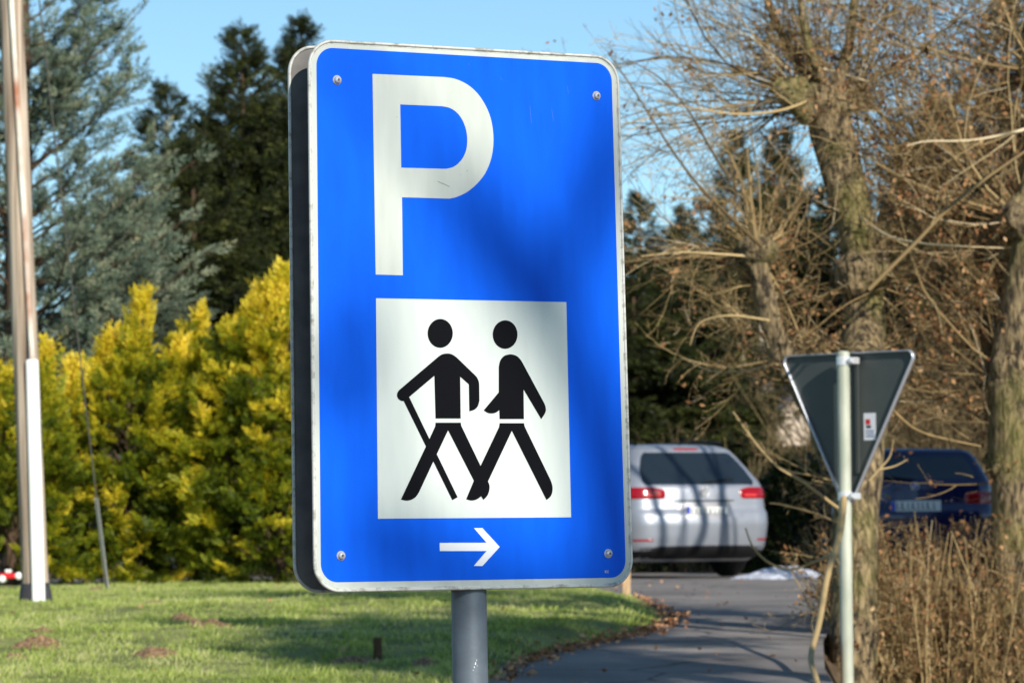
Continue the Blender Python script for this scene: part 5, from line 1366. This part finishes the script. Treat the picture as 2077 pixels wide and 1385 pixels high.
off_tree(3.0, 10.9, 3.9, 77, 'pollarded tree outside the right of the photo, nearest the photographer')
zb_ = float(gz(6.1, 34.9)); gs = np.random.default_rng(5)
stems = [([(6.1, 34.9, zb_ - .1), (6.1 + dx * .4, 34.9 + dy * .4, zb_ + 2.0), (6.1 + dx * .75 + gs.normal() * .16, 34.9 + dy, zb_ + 3.4), (6.1 + dx * .9 + gs.normal() * .22, 34.9 + dy, zb_ + 4.3), (6.1 + dx, 34.9 + dy * 1.2, zb_ + 5.6)], list(np.array([.06, .05, .042, .038, .02]) * gs.uniform(.45, 1.5))) for dx, dy in zip(gs.uniform(-1.05, 1.3, 9), gs.normal(size=9) * .6)]
pollard('shade_hazel', 'unseen many-stemmed bare hazel added for stripes of shade on the silver car, outside the right of the photo, beside the parked cars', stems, [], [((6.1, 34.9, zb_ + .3), .1, 6, .5, 1.2, 2.0, (.6, 0, 0))], 78, 0, (6.1, 34.9, zb_), epic=[(p[1:], .03, 14, .3, .9) for p, _ in stems], kids=(4, 2), group='trees beside the photographer')  # added hazel out of view, stems spaced to throw stripes over the silver car
crown_tree('unseen yew, crown spread wide and flat to shade the lawn, outside the right of the photo, beside the lawn', 4.35, 11.8, 5.75, 6.35, 1.45, 3000, 111)
crown_tree('unseen yew, crown flattened to shade the road, outside the right of the photo, beside the road', 4.55, 10.6, 5.1, 5.7, .65, 900, 112)
crown_tree('unseen slim yew put in for another band of lawn shade, outside the right of the photo, standing nearest the lawn', 4.1, 10.1, 5.1, 5.6, .95, 1300, 113)
b = np.array([8.0, 38.2, 0]); b[2] = float(gz(8, 38.2)); copy_tree(S3, tuple(b), 1.0, (.85, 7.6 / H3), 'unseen dark conifer added to shade the blue car, outside the right of the photo, beside the blue car', 'trees beside the photographer')  # conifer out of view, put here to keep the blue car in shade

# ------------------------------------------------------------------ light, sky, camera
w = bpy.data.worlds.new('World'); scene.world = w; w.use_nodes = True; nt = w.node_tree
bg = nt.nodes['Background']; sky = nt.nodes.new('ShaderNodeTexSky'); sky.sky_type = 'NISHITA'; sky.sun_disc = False
sky.sun_elevation = R(SUN_EL); sky.sun_rotation = R(SUN_AZ); sky.air_density = 1.0; sky.dust_density = 1.0; sky.ozone_density = 3.0; sky.altitude = 3000
tn_ = nt.nodes.new('ShaderNodeMixRGB'); tn_.blend_type = 'MULTIPLY'; tn_.inputs[0].default_value = 1; tn_.inputs[2].default_value = (1.14, 1.26, 1.12, 1)
nt.links.new(sky.outputs[0], tn_.inputs[1]); nt.links.new(tn_.outputs[0], bg.inputs['Color']); bg.inputs['Strength'].default_value = .11
sl = bpy.data.lights.new('sun', 'SUN'); sl.energy = 4.9; sl.angle = R(.53); sl.color = (1, .93, .82)
so = bpy.data.objects.new('sun', sl); COL.objects.link(so); so.rotation_euler = Vector(-sun_dir).to_track_quat('-Z', 'Y').to_euler(); so.location = (8, -8, 12)

cd = bpy.data.cameras.new('camera'); cam = bpy.data.objects.new('camera', cd); COL.objects.link(cam)
cam.matrix_world = Matrix([[_RT[i], _UP[i], -_F[i], CAM[i]] for i in range(3)] + [[0, 0, 0, 1]])
cd.sensor_width = 36; cd.lens = FPX / 2077 * 36; cd.clip_start = .1; cd.clip_end = 3000
cd.dof.use_dof = True; cd.dof.focus_distance = float((PO - CAM) @ _F); cd.dof.aperture_fstop = 16.5; cd.dof.aperture_blades = 7
scene.camera = cam
scene.view_settings.view_transform = 'Standard'; scene.view_settings.look = 'None'; scene.view_settings.exposure = .15; scene.view_settings.gamma = 1
scene.cycles.max_bounces = 6; scene.cycles.transparent_max_bounces = 4
